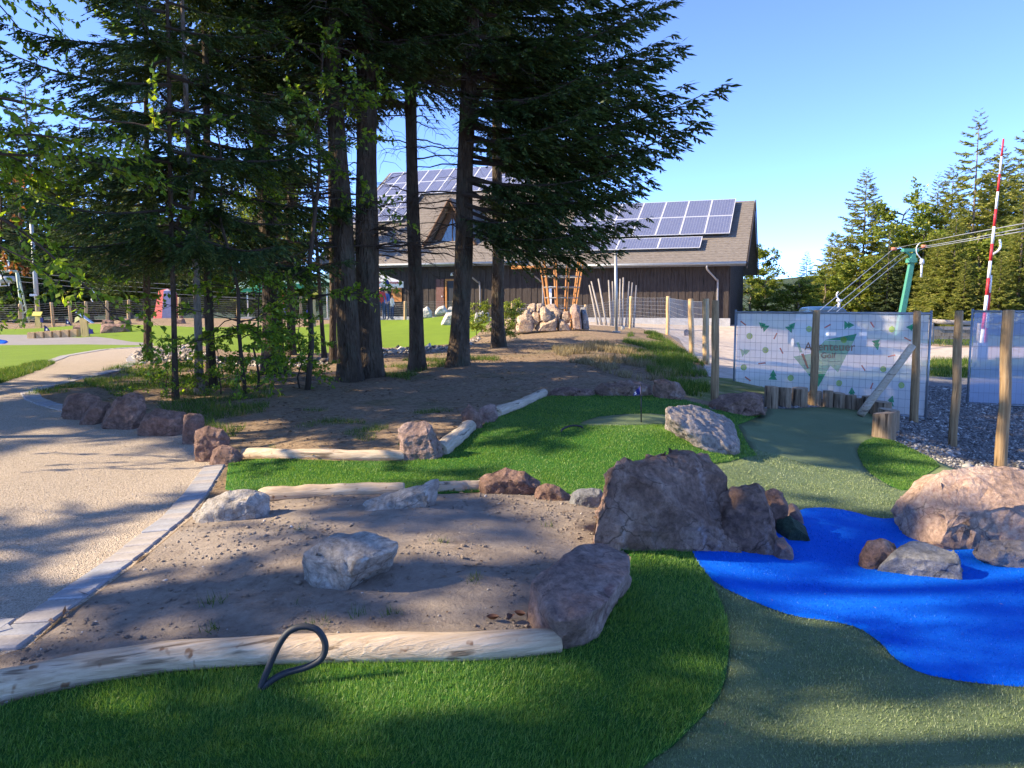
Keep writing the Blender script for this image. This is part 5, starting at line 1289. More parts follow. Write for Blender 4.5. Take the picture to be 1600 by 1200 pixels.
# wood at the back left
LF = [(-60,120,62,0),(5,190,66,1),(60,110,72,0),(95,210,64,1),(140,170,75,0),(185,230,68,1),(225,190,78,0),(270,250,66,1),(320,210,80,0),(370,260,72,1),(420,300,85,0),(-110,180,60,1),(455,330,95,0),(40,240,56,1),(120,270,57,0),(205,280,58,1)]
for i, (px, tp, d, k) in enumerate(LF):
    far_tree(px, tp, d, FARB[k] if i % 3 else FAR[k], (lambda w: 'spruce in the wood behind the left fence, number %s from its left end' % w if i < 13 else ['nearer spruce of the left wood behind the lattice lift pylon', 'nearer spruce of the left wood behind the lift hook', 'nearer spruce of the left wood behind the sign stands'][i - 13])(['two','three','four','five','six','seven','eight','nine','ten','eleven','twelve','one','thirteen','fourteen','fifteen','sixteen'][i]), i * 1.3, wide=1.25, group='wood behind the left fence')
for i, (px, tp, d, k, lb) in enumerate([(20,400,56,0,'leafy bush in shade behind the lattice lift pylon'),(110,395,58,1,'leafy bush in shade right of the grey pole'),(170,420,57,2,'leafy bush in shade behind the leaning yellow board'),(250,415,58,0,'leafy bush behind the red and white tent'),(330,425,60,1,'leafy bush left of the green parasols'),(440,235,52,2,'yellow sunlit leafy tree behind the leftmost tall trunk'),(400,420,66,0,'leafy tree behind the green parasols'),(480,425,72,1,'leafy tree left of the lodge roof end')]):
    far_leafy(px, tp, d, k, lb, i * .9, 1.5 if tp > 300 else .8, 'leafy trees behind the left fence')
# rusty branch at left edge
RB = leafy(9, stem(4.6, .5, 0, seed=9), .03, 14, (.5, 1), (.5, 1.0), 700, .10, 1, .1, .5, 'leaf_rust')
p = at(-10, 560, 17); p.z = H(p.x, p.y); plant_tree('beech_sapling', 'rust leaved sapling at the left edge before the lift chair', p, *RB, group='trees at the left edge')
# small sunlit growth around the half lit trunk
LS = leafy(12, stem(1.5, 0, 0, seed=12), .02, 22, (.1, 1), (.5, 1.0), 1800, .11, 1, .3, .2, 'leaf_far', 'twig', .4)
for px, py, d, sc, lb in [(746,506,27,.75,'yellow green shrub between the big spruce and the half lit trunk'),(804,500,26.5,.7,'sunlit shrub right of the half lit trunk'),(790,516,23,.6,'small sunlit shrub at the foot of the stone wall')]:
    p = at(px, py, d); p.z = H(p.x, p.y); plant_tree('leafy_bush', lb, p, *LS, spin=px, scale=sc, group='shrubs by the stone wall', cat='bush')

# ------------------------------------------------------------------ grass and weeds
M['grass'] = leafmat('meadow_grass', [(0, (.03, .075, .012)), (.5, (.07, .14, .02)), (.85, (.14, .2, .03)), (1, (.28, .25, .09))], .45, (1.5, 1.5, .8), .5, .25)
M['straw'] = leafmat('dry_grass', [(0, (.16, .12, .05)), (.5, (.30, .23, .11)), (1, (.42, .35, .19))], .3)
def pix_poly_scatter(poly, n, thr=None, sc=1.2, seed=0):
    q = [gp(x, y_) for x, y_ in poly]; X = [p.x for p in q]; Y = [p.y for p in q]; rg = np.random.default_rng(seed)
    P = np.column_stack([rg.uniform(min(X), max(X), n * 3), rg.uniform(min(Y), max(Y), n * 3)]); P = P[in_poly(P, list(zip(X, Y)))][:n]
    if thr is not None: P = P[np.array([noise.noise((x * sc, y_ * sc, seed * 1.0)) > thr for x, y_ in P], bool)]
    return np.column_stack([P, HV(P)])
def grass(poly, n, l, w, label, mat='grass', thr=None, sc=1.2, seed=0, lean=.6):
    P = pix_poly_scatter(poly, n, thr, sc, seed); stuff('grass', blades(P, np.full(len(P), 2.5), l, w, lean), M[mat], label, 'grass')
grass([(40,618),(110,592),(200,570),(300,568),(420,585),(420,640),(360,690),(250,640),(150,612),(95,615)], 26000, .10, .008, 'patchy grass between the boulder row and the trees', thr=.02, seed=1)
grass([(560,585),(640,560),(760,548),(790,560),(720,580),(640,595)], 9000, .10, .010, 'thin grass round the feet of the tall spruces', thr=.1, seed=2)
grass([(985,522),(1020,520),(1060,545),(1100,570),(1112,622),(1075,618),(1030,590),(990,570),(960,545)], 22000, .16, .012, 'green grass on the right flank of the mound', thr=-.05, sc=.8, seed=3)
grass([(860,545),(940,535),(1010,555),(1060,590),(1000,596),(930,575),(880,565)], 13000, .17, .012, 'dry straw coloured grass on the sunlit mound', 'straw', 0.0, 1.0, 4)
grass([(400,640),(560,640),(720,640),(715,690),(640,710),(420,708)], 12000, .06, .005, 'sparse weeds on the shaded soil behind the log', thr=.28, sc=1.6, seed=5)
grass([(1450,563),(1700,563),(1700,588),(1450,588)], 9000, .2, .02, 'yellowing grass strip beyond the gap in the banners', thr=-.2, seed=6)
grass([(1440,526),(1700,526),(1700,541),(1440,541)], 9000, .3, .04, 'fresh green grass before the timber trough', thr=-.3, seed=7)
grass([(-200,640),(0,600),(60,580),(90,566),(60,566),(0,580),(-200,610)], 16000, .09, .012, 'lawn grass beside the far path', thr=-.3, seed=8)
# needles, twigs and leaf bits lying about
def litter(region_names, dens, dmax, cap, size, label, stops, seed, thr=None):
    Ps = []
    for r_ in region_names:
        V, F = region[r_]; P, d = scatter(V, F, lambda d: dens + 0 * d, dmax, cap); Ps.append(P)
    P = np.concatenate(Ps); rg = np.random.default_rng(seed)
    if thr is not None: P = P[np.array([noise.noise((p[0] * .9, p[1] * .9, seed)) + rg.uniform(-.3, .3) > thr for p in P], bool)]
    n = len(P); th = rg.random(n) * 6.283; D = np.stack([np.cos(th), np.sin(th), rg.normal(0, .12, n)], 1)
    K = kites(P + [0, 0, size * .25], D, size * rg.lognormal(0, .5, n), size * .33 * rg.uniform(.4, 1.6, n), rg, .35)
    V = K.reshape(-1, 3); stuff('litter', (V, np.arange(len(V)).reshape(-1, 4)), leafmat('litter', stops, .1), label, 'litter')
litter(['ground'], 150, 24, 22000, .05, 'brown needles and twig bits strewn on the soil under the spruces', [(0, (.05, .03, .018)), (.5, (.20, .12, .06)), (1, (.42, .30, .16))], 3, -.1)
litter(['planting_bed'], 26, 12, 600, .026, 'bark crumbs and dry bits on the planting bed', [(0, (.05, .03, .02)), (.6, (.25, .16, .09)), (1, (.5, .4, .25))], 4)
litter(['blue_felt_water', 'putting_turf', 'foreground_turf', 'fairway_turf'], 5, 12, 150, .014, 'dry leaf bits blown onto felt and turf', [(0, (.12, .07, .03)), (.6, (.30, .19, .09)), (1, (.55, .45, .25))], 5)
litter(['gravel_path'], 8, 14, 400, .022, 'dry leaf bits on the gravel path', [(0, (.08, .05, .03)), (1, (.35, .25, .13))], 6)
rgw = random.Random(5)
wp = []
for (x, y_) in [(325,942),(345,940),(470,945),(690,850),(738,912),(742,905),(855,822),(611,960),(500,975),(480,985),(625,785),(630,790),(470,830),(595,880),(560,960),(330,985)]:
    c = gp(x, y_)
    for _ in range(rgw.randint(8, 26)): wp.append((c.x + rgw.gauss(0, .022), c.y + rgw.gauss(0, .022), c.z))
wp = np.array(wp); wp[:, 2] = HV(wp[:, :2])
stuff('grass', blades(wp, np.full(len(wp), 2.5), .055, .004, .7), M['grass'], 'tiny grass seedlings sprouting in the planting bed', 'grass')
# ------------------------------------------------------------------ things by the lodge and on the far course
def ground_at(px, py, d):
    p = at(px, py, d); p.z = H(p.x, p.y); return p
# stone wall of single boulders
sw = thing('stone_wall', 'low wall of rounded tan stones on top of the mound', 'wall', ground_at(870, 512, 25.5))
WALL = [([(805,513),(808,494),(822,488),(832,493),(836,511),(833,513)],25.4),([(834,513),(842,502),(858,497),(870,491),(873,508),(870,513)],25.4),([(870,513),(872,498),(882,499),(893,513)],25.4),
 ([(826,502),(833,487),(842,488),(846,497),(838,502)],25.6),([(843,494),(844,480),(852,478),(862,488),(862,496),(850,497)],25.5),([(860,492),(858,484),(868,481),(876,484),(874,494)],25.7),([(874,500),(876,487),(888,486),(893,492),(890,502)],25.7),
 ([(894,512),(893,480),(900,474),(906,478),(910,511)],25.4),([(908,511),(907,480),(915,478),(920,500),(921,511)],25.6),([(812,494),(814,486),(824,483),(830,488),(824,494)],26),([(796,490),(800,482),(812,481),(814,490)],26.6),
 ([(824,480),(828,474),(836,473),(838,480)],27),([(836,480),(840,474),(848,473),(851,480)],27),([(850,481),(854,475),(868,474),(872,481)],27),([(890,484),(894,475),(902,475),(902,486)],26.2),([(788,512),(790,500),(802,496),(808,512)],25.8)]
for i, (ol, d) in enumerate(WALL): rock(ol, M['rock_wall' if i not in (7, 8) else ('rock_mauve' if i == 7 else 'rock_grey')], None, name='stone', seed=80 + i, depth=d, parent=sw, thick=.75, sink=.25 if i < 3 or i in (7, 8) else -.02, amp=.02)
for i, (ol, lb, d) in enumerate([([(656,495),(658,484),(668,478),(676,486),(676,494)], 'pale boulder right of the slim spruce on the lawn rise', 36), ([(678,489),(684,480),(694,476),(700,486)], 'flat pale boulder on top of the lawn rise', 36), ([(696,487),(702,479),(712,478),(714,486)], 'pale boulder left of the big spruce on the lawn rise', 36.2),
        ([(689,505),(697,488),(712,486),(722,490),(724,508),(700,508)], 'large cream boulder half hidden by the big spruce', 32), ([(750,497),(753,484),(762,481),(766,496)], 'pale boulder left of the half lit trunk', 33), ([(740,500),(742,488),(754,486),(758,500)], 'rounded boulder behind the big spruce foot', 32.5)]):
    rock(ol, M['rock_pale'], lb, seed=100 + i, depth=d, group='pale boulders on the lawn rise', amp=.03)
# conical trellis of orange slats
c = ground_at(877, 488, 28); tz = at(877, 408, 28).z
tre = thing('trellis', 'cone shaped orange slat trellis widening upward behind the stone wall', 'trellis', c)
for k in range(10):
    a = k * .6283; b = Vector((c.x + .42 * math.cos(a), c.y + .42 * math.sin(a), c.z)); t = Vector((c.x + .78 * math.cos(a), c.y + .78 * math.sin(a), tz))
    part(tre, 'slat', MB().tube([b, t], .032, 4), M['orange'])
for i in range(6):
    k = (i + 1) / 6.5; R = .42 + .36 * k; z = c.z + (tz - c.z) * k
    part(tre, 'hoop', MB().tube([(c.x + R * math.cos(j * .3927), c.y + R * math.sin(j * .3927), z) for j in range(17)], .022, 4, False), M['zinc'])
# grey poles stacked against the lodge
M['greywood'] = woodmat('grey_pole', [(.3, (.24, .21, .18)), (.7, (.40, .36, .31))], (10, 10, .7))
pd = thing('pole_stack', 'loose fan of thin grey poles leaning at the lodge wall', 'poles', ground_at(950, 505, 40))
for i, (xb, xt, yt) in enumerate([(934,921,446),(941,924,440),(948,935,436),(955,951,438),(958,957,440),(968,969,436),(972,974,434),(978,983,440),(982,988,442),(990,994,446)]):
    b = ground_at(xb, 503, 38.5 + .1 * i); t = at(xt, yt, 40.5); part(pd, 'pole', MB().tube([b - Vector((0, 0, .05)), b.lerp(t, .5), t], [.06, .05, .04], 7), M['greywood'], True)
# steel mast
b = ground_at(963, 515, 27); t = at(962, 392, 27)
ml = thing('steel_mast', 'plain grey steel mast standing before the lodge', 'mast', b); part(ml, 'pole', MB().tube([b, t], [.055, .05], 10), M['zinc'], True); part(ml, 'base_plate', MB().box(tuple(b + Vector((0, 0, .01))), .25, .25, .04), M['steel'])
# parasols
M['par_green'] = clothmat('green_parasol_cloth', (.08, .42, .26), 1.0, .35); M['par_pale'] = clothmat('mint_parasol_cloth', (.42, .68, .58), 1.0, .3); M['par_white'] = clothmat('white_parasol_cloth', (.82, .82, .80), 1.0, .3)
def parasol(cx, top, edge, low, halfw, d, label, mt, mv, text=None):
    b = ground_at(cx, 500, d); zt, ze, zl = at(cx, top, d).z, at(cx, edge, d).z, at(cx, low, d).z; hw = halfw / FPX * d
    o = thing('parasol', label, 'parasol', b, 'parasols on the terrace'); rot = .35 if text else .5
    C4 = [Vector((b.x + hw * math.cos(rot + k * 1.5708 + .785) * 1.1, b.y + hw * math.sin(rot + k * 1.5708 + .785) * 1.1, ze)) for k in range(4)]
    apex = Vector((b.x, b.y, zt)); m = MB(); v = MB()
    for k in range(4):
        a, q = C4[k], C4[(k + 1) % 4]; n = 6; V = []
        for i in range(n + 1):
            for j in range(n + 1):
                e = a.lerp(q, j / n); p = apex.lerp(e, i / n); p.z -= .10 * math.sin(i / n * math.pi); V.append(tuple(p))
        m.add(V, [(i * (n + 1) + j, (i + 1) * (n + 1) + j, (i + 1) * (n + 1) + j + 1, i * (n + 1) + j + 1) for i in range(n) for j in range(n)])
        a2, q2 = Vector((a.x, a.y, zl)), Vector((q.x, q.y, zl)); v.add([tuple(a), tuple(q), tuple(q2), tuple(a2)], [(0, 1, 2, 3)])
    part(o, 'canopy', m, M[mt], True); va = part(o, 'valance', v, M[mv])
    part(o, 'pole', MB().tube([b, apex], .045, 8), M['alu'], True)
    part(o, 'foot', MB().box(tuple(b + Vector((0, 0, .06))), .7, .7, .12), M['concrete'])
    if text:
        for k in range(4):
            a, q = C4[k], C4[(k + 1) % 4]; u_ = (q - a).normalized(); nn = Vector((u_.y, -u_.x, 0))
            if nn.y > .1: u_, a, nn = -u_, q, -nn
            if nn.y < 0.0 or True:
                L = (C4[1] - C4[0]).length
                for s_, w_ in ((.36, .3), (.02, .3), (.70, .28)):
                    lettering(va, text, Vector((a.x, a.y, zl + .16)) + u_ * (L * s_ + .25) + nn * .012, u_, (0, 0, 1), L * .20, 'par_red', bold=.02)
                    st = Vector((a.x, a.y, zl + .12)) + u_ * (L * s_ + .02) + nn * .012
                    part(va, 'emblem', (np.array([tuple(st), tuple(st + u_ * .2), tuple(st + u_ * .2 + Vector((0, 0, .16))), tuple(st + u_ * .14 + Vector((0, 0, .28))), tuple(st + u_ * .06 + Vector((0, 0, .28))), tuple(st + Vector((0, 0, .16)))]), [(0, 1, 2, 3, 4, 5)]), M['navy'])
    return o
M['par_red'] = plain('red_print', (.60, .03, .06), .6)
parasol(575, 414, 441, 450, 60, 42, 'white parasol with red lettering on its edge before the lodge', 'par_white', 'par_white', 'Hoepfner')
parasol(437, 423, 444, 450, 47, 46, 'largest mint green parasol right of the leftmost tall trunk', 'par_pale', 'par_green')
parasol(388, 434, 451, 456, 36, 50, 'green parasol left of the leftmost tall trunk', 'par_pale', 'par_green')
parasol(512, 426, 442, 447, 36, 49, 'mint green parasol between the trunks nearest the lodge roof', 'par_pale', 'par_green')
# yellow-lidded post
b = ground_at(488, 509, 36); o = thing('lidded_post', 'thick wooden post with a sloping yellow lid behind the saplings', 'post', b); t = at(488, 468, 36)
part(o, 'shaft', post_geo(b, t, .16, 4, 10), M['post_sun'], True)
M['yellow'] = plain('yellow_paint', (.62, .52, .10), .6)
Rl = np.array(Matrix.Rotation(-.6, 3, 'Y')); part(o, 'lid', MB().box(tuple(at(491, 461, 36)), .75, .6, .10, Rl), M['yellow'])
part(o, 'badge', MB().box(tuple(at(482, 488, 35.75)), .2, .03, .22), M['navy'])
# guests on the terrace
M['skin'] = plain('skin', (.50, .30, .22), .6); M['cl_red'] = plain('red_shirt', (.5, .05, .05), .8); M['cl_blue'] = plain('blue_shirt', (.06, .12, .35), .8); M['cl_white'] = plain('white_shirt', (.7, .7, .68), .8); M['hair'] = plain('brown_hair', (.06, .035, .02), .8); M['jeans'] = plain('jeans', (.05, .07, .13), .8)
def person(px, d, label, shirt, turn=0.0, hs=1.0):
    b = ground_at(px, 500, d); o = thing('person', label, 'person', b, 'guests on the terrace'); o.rotation_euler.z = turn; o.scale = (hs, hs, hs)
    me = bpy.data.meshes.new('body'); J = [(0,0,.95),(0,0,1.2),(0,0,1.42),(0,.0,1.52),(0,-.01,1.62),(0,0,1.72),(-.17,0,1.40),(-.24,0,1.15),(-.22,-.14,.95),(-.21,-.2,.88),(.17,0,1.40),(.24,0,1.15),(.23,-.12,.95),(.22,-.18,.88),(-.09,0,.88),(-.1,-.02,.5),(-.1,.02,.09),(-.1,-.13,.04),(.09,0,.88),(.11,.03,.5),(.11,.04,.09),(.11,-.11,.04)]
    E = [(0,1),(1,2),(2,3),(3,4),(4,5),(2,6),(6,7),(7,8),(8,9),(2,10),(10,11),(11,12),(12,13),(0,14),(14,15),(15,16),(16,17),(0,18),(18,19),(19,20),(20,21)]
    rad = [.14,.13,.15,.055,.095,.085,.06,.045,.035,.03,.06,.045,.035,.03,.085,.06,.042,.035,.085,.06,.042,.035]
    me.from_pydata(J, E, []); ob = bpy.data.objects.new('body', me); COL.objects.link(ob)
    sk = ob.modifiers.new('skin', 'SKIN')
    for i, v in enumerate(me.skin_vertices[0].data): v.radius = (rad[i], rad[i] * (.75 if i < 3 else 1)); v.use_root = i == 0
    ss = ob.modifiers.new('sub', 'SUBSURF'); ss.levels = 1; ss.render_levels = 1
    dg = bpy.context.evaluated_depsgraph_get(); m2 = bpy.data.meshes.new_from_object(ob.evaluated_get(dg)); bpy.data.objects.remove(ob)
    for k in (M['skin'], M[shirt], M['jeans'], M['hair']): m2.materials.append(k)
    for p in m2.polygons:
        c = p.center; p.use_smooth = True
        p.material_index = 2 if c.z < .93 and abs(c.x) < .2 and c.y > -.1 else (1 if .9 < c.z < 1.46 and c.z > 1.05 - .2 * (abs(c.x) < .19) else (3 if c.z > 1.70 or (c.z > 1.56 and c.y > .02) else 0))
    new_obj('body', m2, o); return o
person(596, 40, 'guest in a red top standing left beneath the white parasol', 'cl_red', .4)
person(604, 41, 'guest in a blue top standing right beneath the white parasol', 'cl_blue', -.6, .95)
person(447, 44, 'guest in a red top beneath the largest mint parasol', 'cl_red', 1.2)
person(613, 42.5, 'guest in a white top farther right beneath the white parasol', 'cl_white', 2.2, .8)
# red and white tent
M['tent_red'] = plain('red_cloth', (.42, .07, .06), .8); M['tent_grey'] = plain('lilac_cloth', (.42, .38, .46), .8)
b = ground_at(263, 490, 50); zt_ = at(263, 451, 50).z; tn = thing('tent', 'small red and white tent beyond the far fence behind the thin trunk', 'tent', b)
tw = 24 / FPX * 50
for k in range(8):
    a0, a1 = k * .785, (k + 1) * .785; V = [(b.x + tw * math.cos(a0), b.y + tw * math.sin(a0), b.z), (b.x + tw * math.cos(a1), b.y + tw * math.sin(a1), b.z), (b.x + tw * .55 * math.cos(a1), b.y + tw * .55 * math.sin(a1), zt_ - .15), (b.x + tw * .55 * math.cos(a0), b.y + tw * .55 * math.sin(a0), zt_ - .15), (b.x, b.y, zt_)]
    part(tn, 'cloth_panel', (np.array(V), [(0, 1, 2, 3), (3, 2, 4)]), M[['white', 'tent_red', 'tent_grey', 'tent_red'][k % 4]])
# far course: leaning sign boards, wood blocks, flags
def lectern(px, yb, yt, d, label, lean, wb):
    b = ground_at(px, yb, d); t = at(px + lean, yt, d); o = thing('sign_stand', label, 'sign', b, 'sign stands on the far course')
    mb = MB().box(tuple((b + t) / 2), wb / FPX * d, .12, (t - b).length, np.array(Matrix.Rotation(math.atan2(t.x - b.x, t.z - b.z), 3, 'Y'))); part(o, 'post', mb, M['yellowwood']); return o, t
M['yellowwood'] = woodmat('yellow_board', [(.3, (.52, .37, .13)), (.7, (.66, .50, .21))], (10, 10, .8))
o, t = lectern(135, 538, 497, 33, 'sign stand made of a leaning yellow board at the lane end', -5, 11)
part(o, 'tablet', MB().box(tuple(t + Vector((.1, -.05, .02))), .8, .22, .03, np.array(Matrix.Rotation(.62, 3, 'Y'))), M['alu'])
part(o, 'number_plate', MB().box(tuple(at(142, 518, 32.7)), .17, .02, .2), M['navy'])
o, t = lectern(60, 512, 494, 42.5, 'sign stand with a tilted cream tablet before the left fence', 0, 9)
part(o, 'tablet', MB().box(tuple(t + Vector((0, -.1, .12))), .5, .05, .28, np.array(Matrix.Rotation(-.7, 3, 'X'))), M['yellow'])
part(o, 'number_plate', MB().box(tuple(at(65, 500, 42.2)), .16, .02, .25), M['navy'])
for i in range(6):
    x = 52 + i * 13.3; b = ground_at(x, 536.5, 33 + .05 * i); w_ = 12.3 / FPX * 33; h_ = (9.5 + .5 * i) / FPX * 33
    bm = bmesh.new(); bmesh.ops.create_cube(bm, size=1)
    for v in bm.verts: v.co = Vector((v.co.x * w_ * random.uniform(.93, 1), v.co.y * .3, v.co.z * (h_ + .1))) + b + Vector((0, 0, h_ / 2 - .05))
    bmesh.ops.bevel(bm, geom=bm.edges[:], offset=.025, segments=2, affect='EDGES')
    V = np.array([tuple(v.co) for v in bm.verts]); F = [tuple(v.index for v in f.verts) for f in bm.faces]; bm.free()
    solo('wood_block', (V, F), M['post_sun'], ['leftmost', 'second', 'third', 'fourth', 'fifth', 'rightmost'][i] + ' squared wood block in the row edging the far lane', 'wood block', 'wood blocks edging the far lane')
def small_flag(px, yb, yt, d, label):
    b = ground_at(px, yb, d); t = at(px, yt, d); o = thing('golf_flag', label, 'flag', b, 'flags on the far course')
    part(o, 'pole', MB().tube([b, t], .014, 6), M['black']); p_ = part(o, 'pennant', (np.array([(t.x, t.y, t.z), (t.x, t.y, t.z - .3), (t.x + .26, t.y + .05, t.z - .34), (t.x + .14, t.y + .02, t.z - .12)]), [(0, 1, 2, 3)]), M['navy'])
    part(p_, 'number', MB().box((t.x + .09, t.y - .01, t.z - .2), .07, .01, .09), M['white'])
small_flag(69.5, 527, 508, 35, 'blue flag on the far lane left of the wood blocks'); small_flag(103, 512, 498, 42, 'blue flag close to the left fence between two posts')
# lift installations at the left
M['pylon'] = plain('mint_green_paint', (.40, .48, .36), .6); M['galv'] = plain('galvanised', (.42, .43, .41), .5, .4)
b = at(39, 512, 46); o = thing('lift_pylon', 'pale green lattice lift pylon at the left edge', 'lift pylon', b)
A, B_, C_, D_ = at(38, 513, 46), at(26, 426, 46), at(46, 505, 47.5), at(28, 426, 46.6)
part(o, 'leg', MB().tube([A, B_], .07, 6), M['pylon'], True); part(o, 'leg', MB().tube([C_, D_], .05, 6), M['pylon'], True)
for k in range(7): part(o, 'rung', MB().tube([A.lerp(B_, (k + 1) / 8), C_.lerp(D_, (k + 1) / 8)], .03, 5), M['pylon'])
part(o, 'crossbeam', MB().tube([at(-30, 424, 46.3), at(27, 424, 46.3)], .09, 6), M['pylon'], True)
b = at(8, 437, 45.5); o = thing('lift_sheave', 'round lift wheel with hanger bars under the pylon beam', 'lift wheel', b)
part(o, 'wheel', MB().tube([(b.x - .5, b.y, b.z), (b.x + .5, b.y, b.z)], .22, 14), M['galv'], True)
part(o, 'hanger', MB().tube([at(3, 426, 45.4), at(0, 447, 45.4), at(14, 446, 45.4), at(14, 440, 45.4)], .045, 5), M['alu'])
b = at(6, 412, 46); o = thing('lift_railing', 'white railing frame above the lift pylon beam', 'railing', b)
for z in (408, 416): part(o, 'rail', MB().tube([at(-20, z, 46), at(13, z, 46)], .05, 6), M['white'])
part(o, 'rail_post', MB().tube([at(13, 408, 46), at(15, 424, 46)], .04, 6), M['white'])
b = ground_at(60, 500, 47); t = at(49, 350, 47); o = thing('lamp_mast', 'tall grey mast with a small floodlight behind the left fence', 'mast', b)
part(o, 'pole', MB().tube([b, t], [.15, .10], 8), M['galv'], True); part(o, 'floodlight', MB().box(tuple(at(52, 461, 46.7)), .3, .25, .12), M['white'])
lg = at(146, 468, 52)
for i, (ya, yb_, lb) in enumerate([(425, 447, 'uppermost thin cable before the dark wood'), (432, 455, 'middle thin cable before the dark wood'), (440, 462, 'lowest thin cable before the dark wood')]):
    solo('cable', MB().tube([at(30, ya, 52), at(180, (ya + yb_) / 2 + 3, 54), at(420, yb_ + 6, 58)], .014, 4), M['galv'], lb, 'cable', 'lift cables at the left')
solo('lift_hook', MB().tube(spline([at(144, 453, 50), at(147, 458, 50), at(146, 465, 50), at(143, 468, 50), at(145, 471, 50)], 20), .04, 6), M['white'], 'white lift hook hanging before the dark wood', 'lift hook')
# ------------------------------------------------------------------ right: lift tower, cables, barrier, car, timber trough
M['tower'] = plain('green_paint', (.07, .27, .19), .55, 0, .4)
b = ground_at(1404, 500, 45); t = at(1427, 396, 45); o = thing('lift_tower', 'green steel ski lift tower leaning right above the printed banner', 'lift tower', b)
X = (t - b).normalized(); W2 = np.array(Matrix.Rotation(math.atan2(t.x - b.x, t.z - b.z), 3, 'Y'))
V = []; 
mb = MB()
for z0, z1, w0, w1 in ((0, 1, .155, .125),):
    n_ = [Vector((1, 0, 0)), Vector((0, 1, 0))]; V = [tuple(b + n_[0] * sx * w0 + n_[1] * sy * w0) for sx, sy in ((-1, -1), (1, -1), (1, 1), (-1, 1))] + [tuple(t + n_[0] * sx * w1 + n_[1] * sy * w1) for sx, sy in ((-1, -1), (1, -1), (1, 1), (-1, 1))]
    mb.add(V, [(3, 2, 1, 0), (4, 5, 6, 7), (0, 1, 5, 4), (1, 2, 6, 5), (2, 3, 7, 6), (3, 0, 4, 7)])
part(o, 'column', mb, M['tower'])
part(o, 'crossarm', MB().box(tuple(at(1422, 391, 45)), .85, .3, .18), M['tower']); part(o, 'bracket', MB().tube([at(1412, 391, 45), at(1424, 400, 45), at(1432, 391, 45)], .09, 6), M['tower'])
part(o, 'collar', MB().box(tuple(at(1424, 407, 44.9)), .45, .45, .25), M['tower'])
M['sheave'] = plain('orange_sheave', (.65, .20, .12), .6)
for x, y_ in ((1397, 389), (1444, 385)):
    c = at(x, y_, 45); part(o, 'sheave', MB().tube([(c.x - .14, c.y, c.z), (c.x + .14, c.y, c.z)], .09, 10), M['sheave'], True)
for i, (P_, lb) in enumerate([
 ([(1275,490,30),(1397,388,45),(1500,367,34),(1600,349,24),(1700,330,18)], 'upper lift cable crossing the wood from the banner to the right edge'),
 ([(1290,490,30),(1408,396,45),(1444,385,45),(1520,372,34),(1600,356,24),(1700,337,18)], 'middle lift cable crossing the wood at the right'),
 ([(1304,490,31),(1414,400,45),(1446,387,45),(1520,375,34),(1600,361,24),(1700,344,18)], 'lower lift cable crossing the wood at the right')]):
    solo('cable', MB().tube([at(x, y_, d) for x, y_, d in P_], .016, 5), M['galv'], lb, 'cable', 'lift cables at the right')
def hanger(px, py, d, s, label):
    c = at(px, py, d); k = d / FPX * s; o = thing('lift_hanger', label, 'lift hanger', c, 'hangers on the lift cable')
    o_ = lambda x, y_: c + Vector((x * k, 0, -y_ * k))
    part(o, 'bow', MB().tube(spline([o_(0, 0), o_(-5, 6), o_(-5, 15), o_(0, 22), o_(4, 26)], 20), .03, 6), M['alu'], True)
    part(o, 'drum', MB().tube([o_(4, 25), o_(4, 33)], [.1, .13], 10), M['alu'], True); part(o, 'grip', MB().tube([o_(4, 33), o_(4, 53)], .055, 8), M['white'], True)
hanger(1438, 379, 44, 1.0, 'white drag lift hanger right of the green tower head'); hanger(1310, 456, 33, .45, 'small drag lift hanger above the blue car')
c0 = at(1562, 374, 30); solo('lift_hook', MB().tube(spline([at(1562, 374, 30), at(1563, 385, 30), at(1559, 392, 30), at(1551, 397, 30)], 16), .04, 6), M['alu'], 'curved grey hook right behind the striped pole', 'lift hook')
# barrier boom
M['red'] = plain('red_paint', (.55, .03, .04), .5)
a_ = ground_at(1531, 560, 27); t_ = at(1568, 217, 27); o = thing('barrier_boom', 'raised red and white barrier boom against the wood', 'barrier', a_)
n_ = 13
for i in range(n_):
    p_, q_ = a_.lerp(t_, i / n_), a_.lerp(t_, (i + 1) / n_); r0, r1 = .07 - .04 * i / n_, .07 - .04 * (i + 1) / n_
    part(o, 'band', MB().tube([p_, q_], [r0, r1], 8), M['red' if i % 2 == 0 else 'white'], True)
a2, t2 = ground_at(1538, 560, 27.1), at(1548, 430, 27.1)
for i in range(5): part(o, 'brace_band', MB().tube([a2.lerp(t2, i / 5), a2.lerp(t2, (i + 1) / 5)], .05, 8), M['red' if i % 2 else 'white'], True)
part(o, 'counterweight', MB().box(tuple(a_ + Vector((0, 0, .35))), .35, .3, .7), M['steel'])
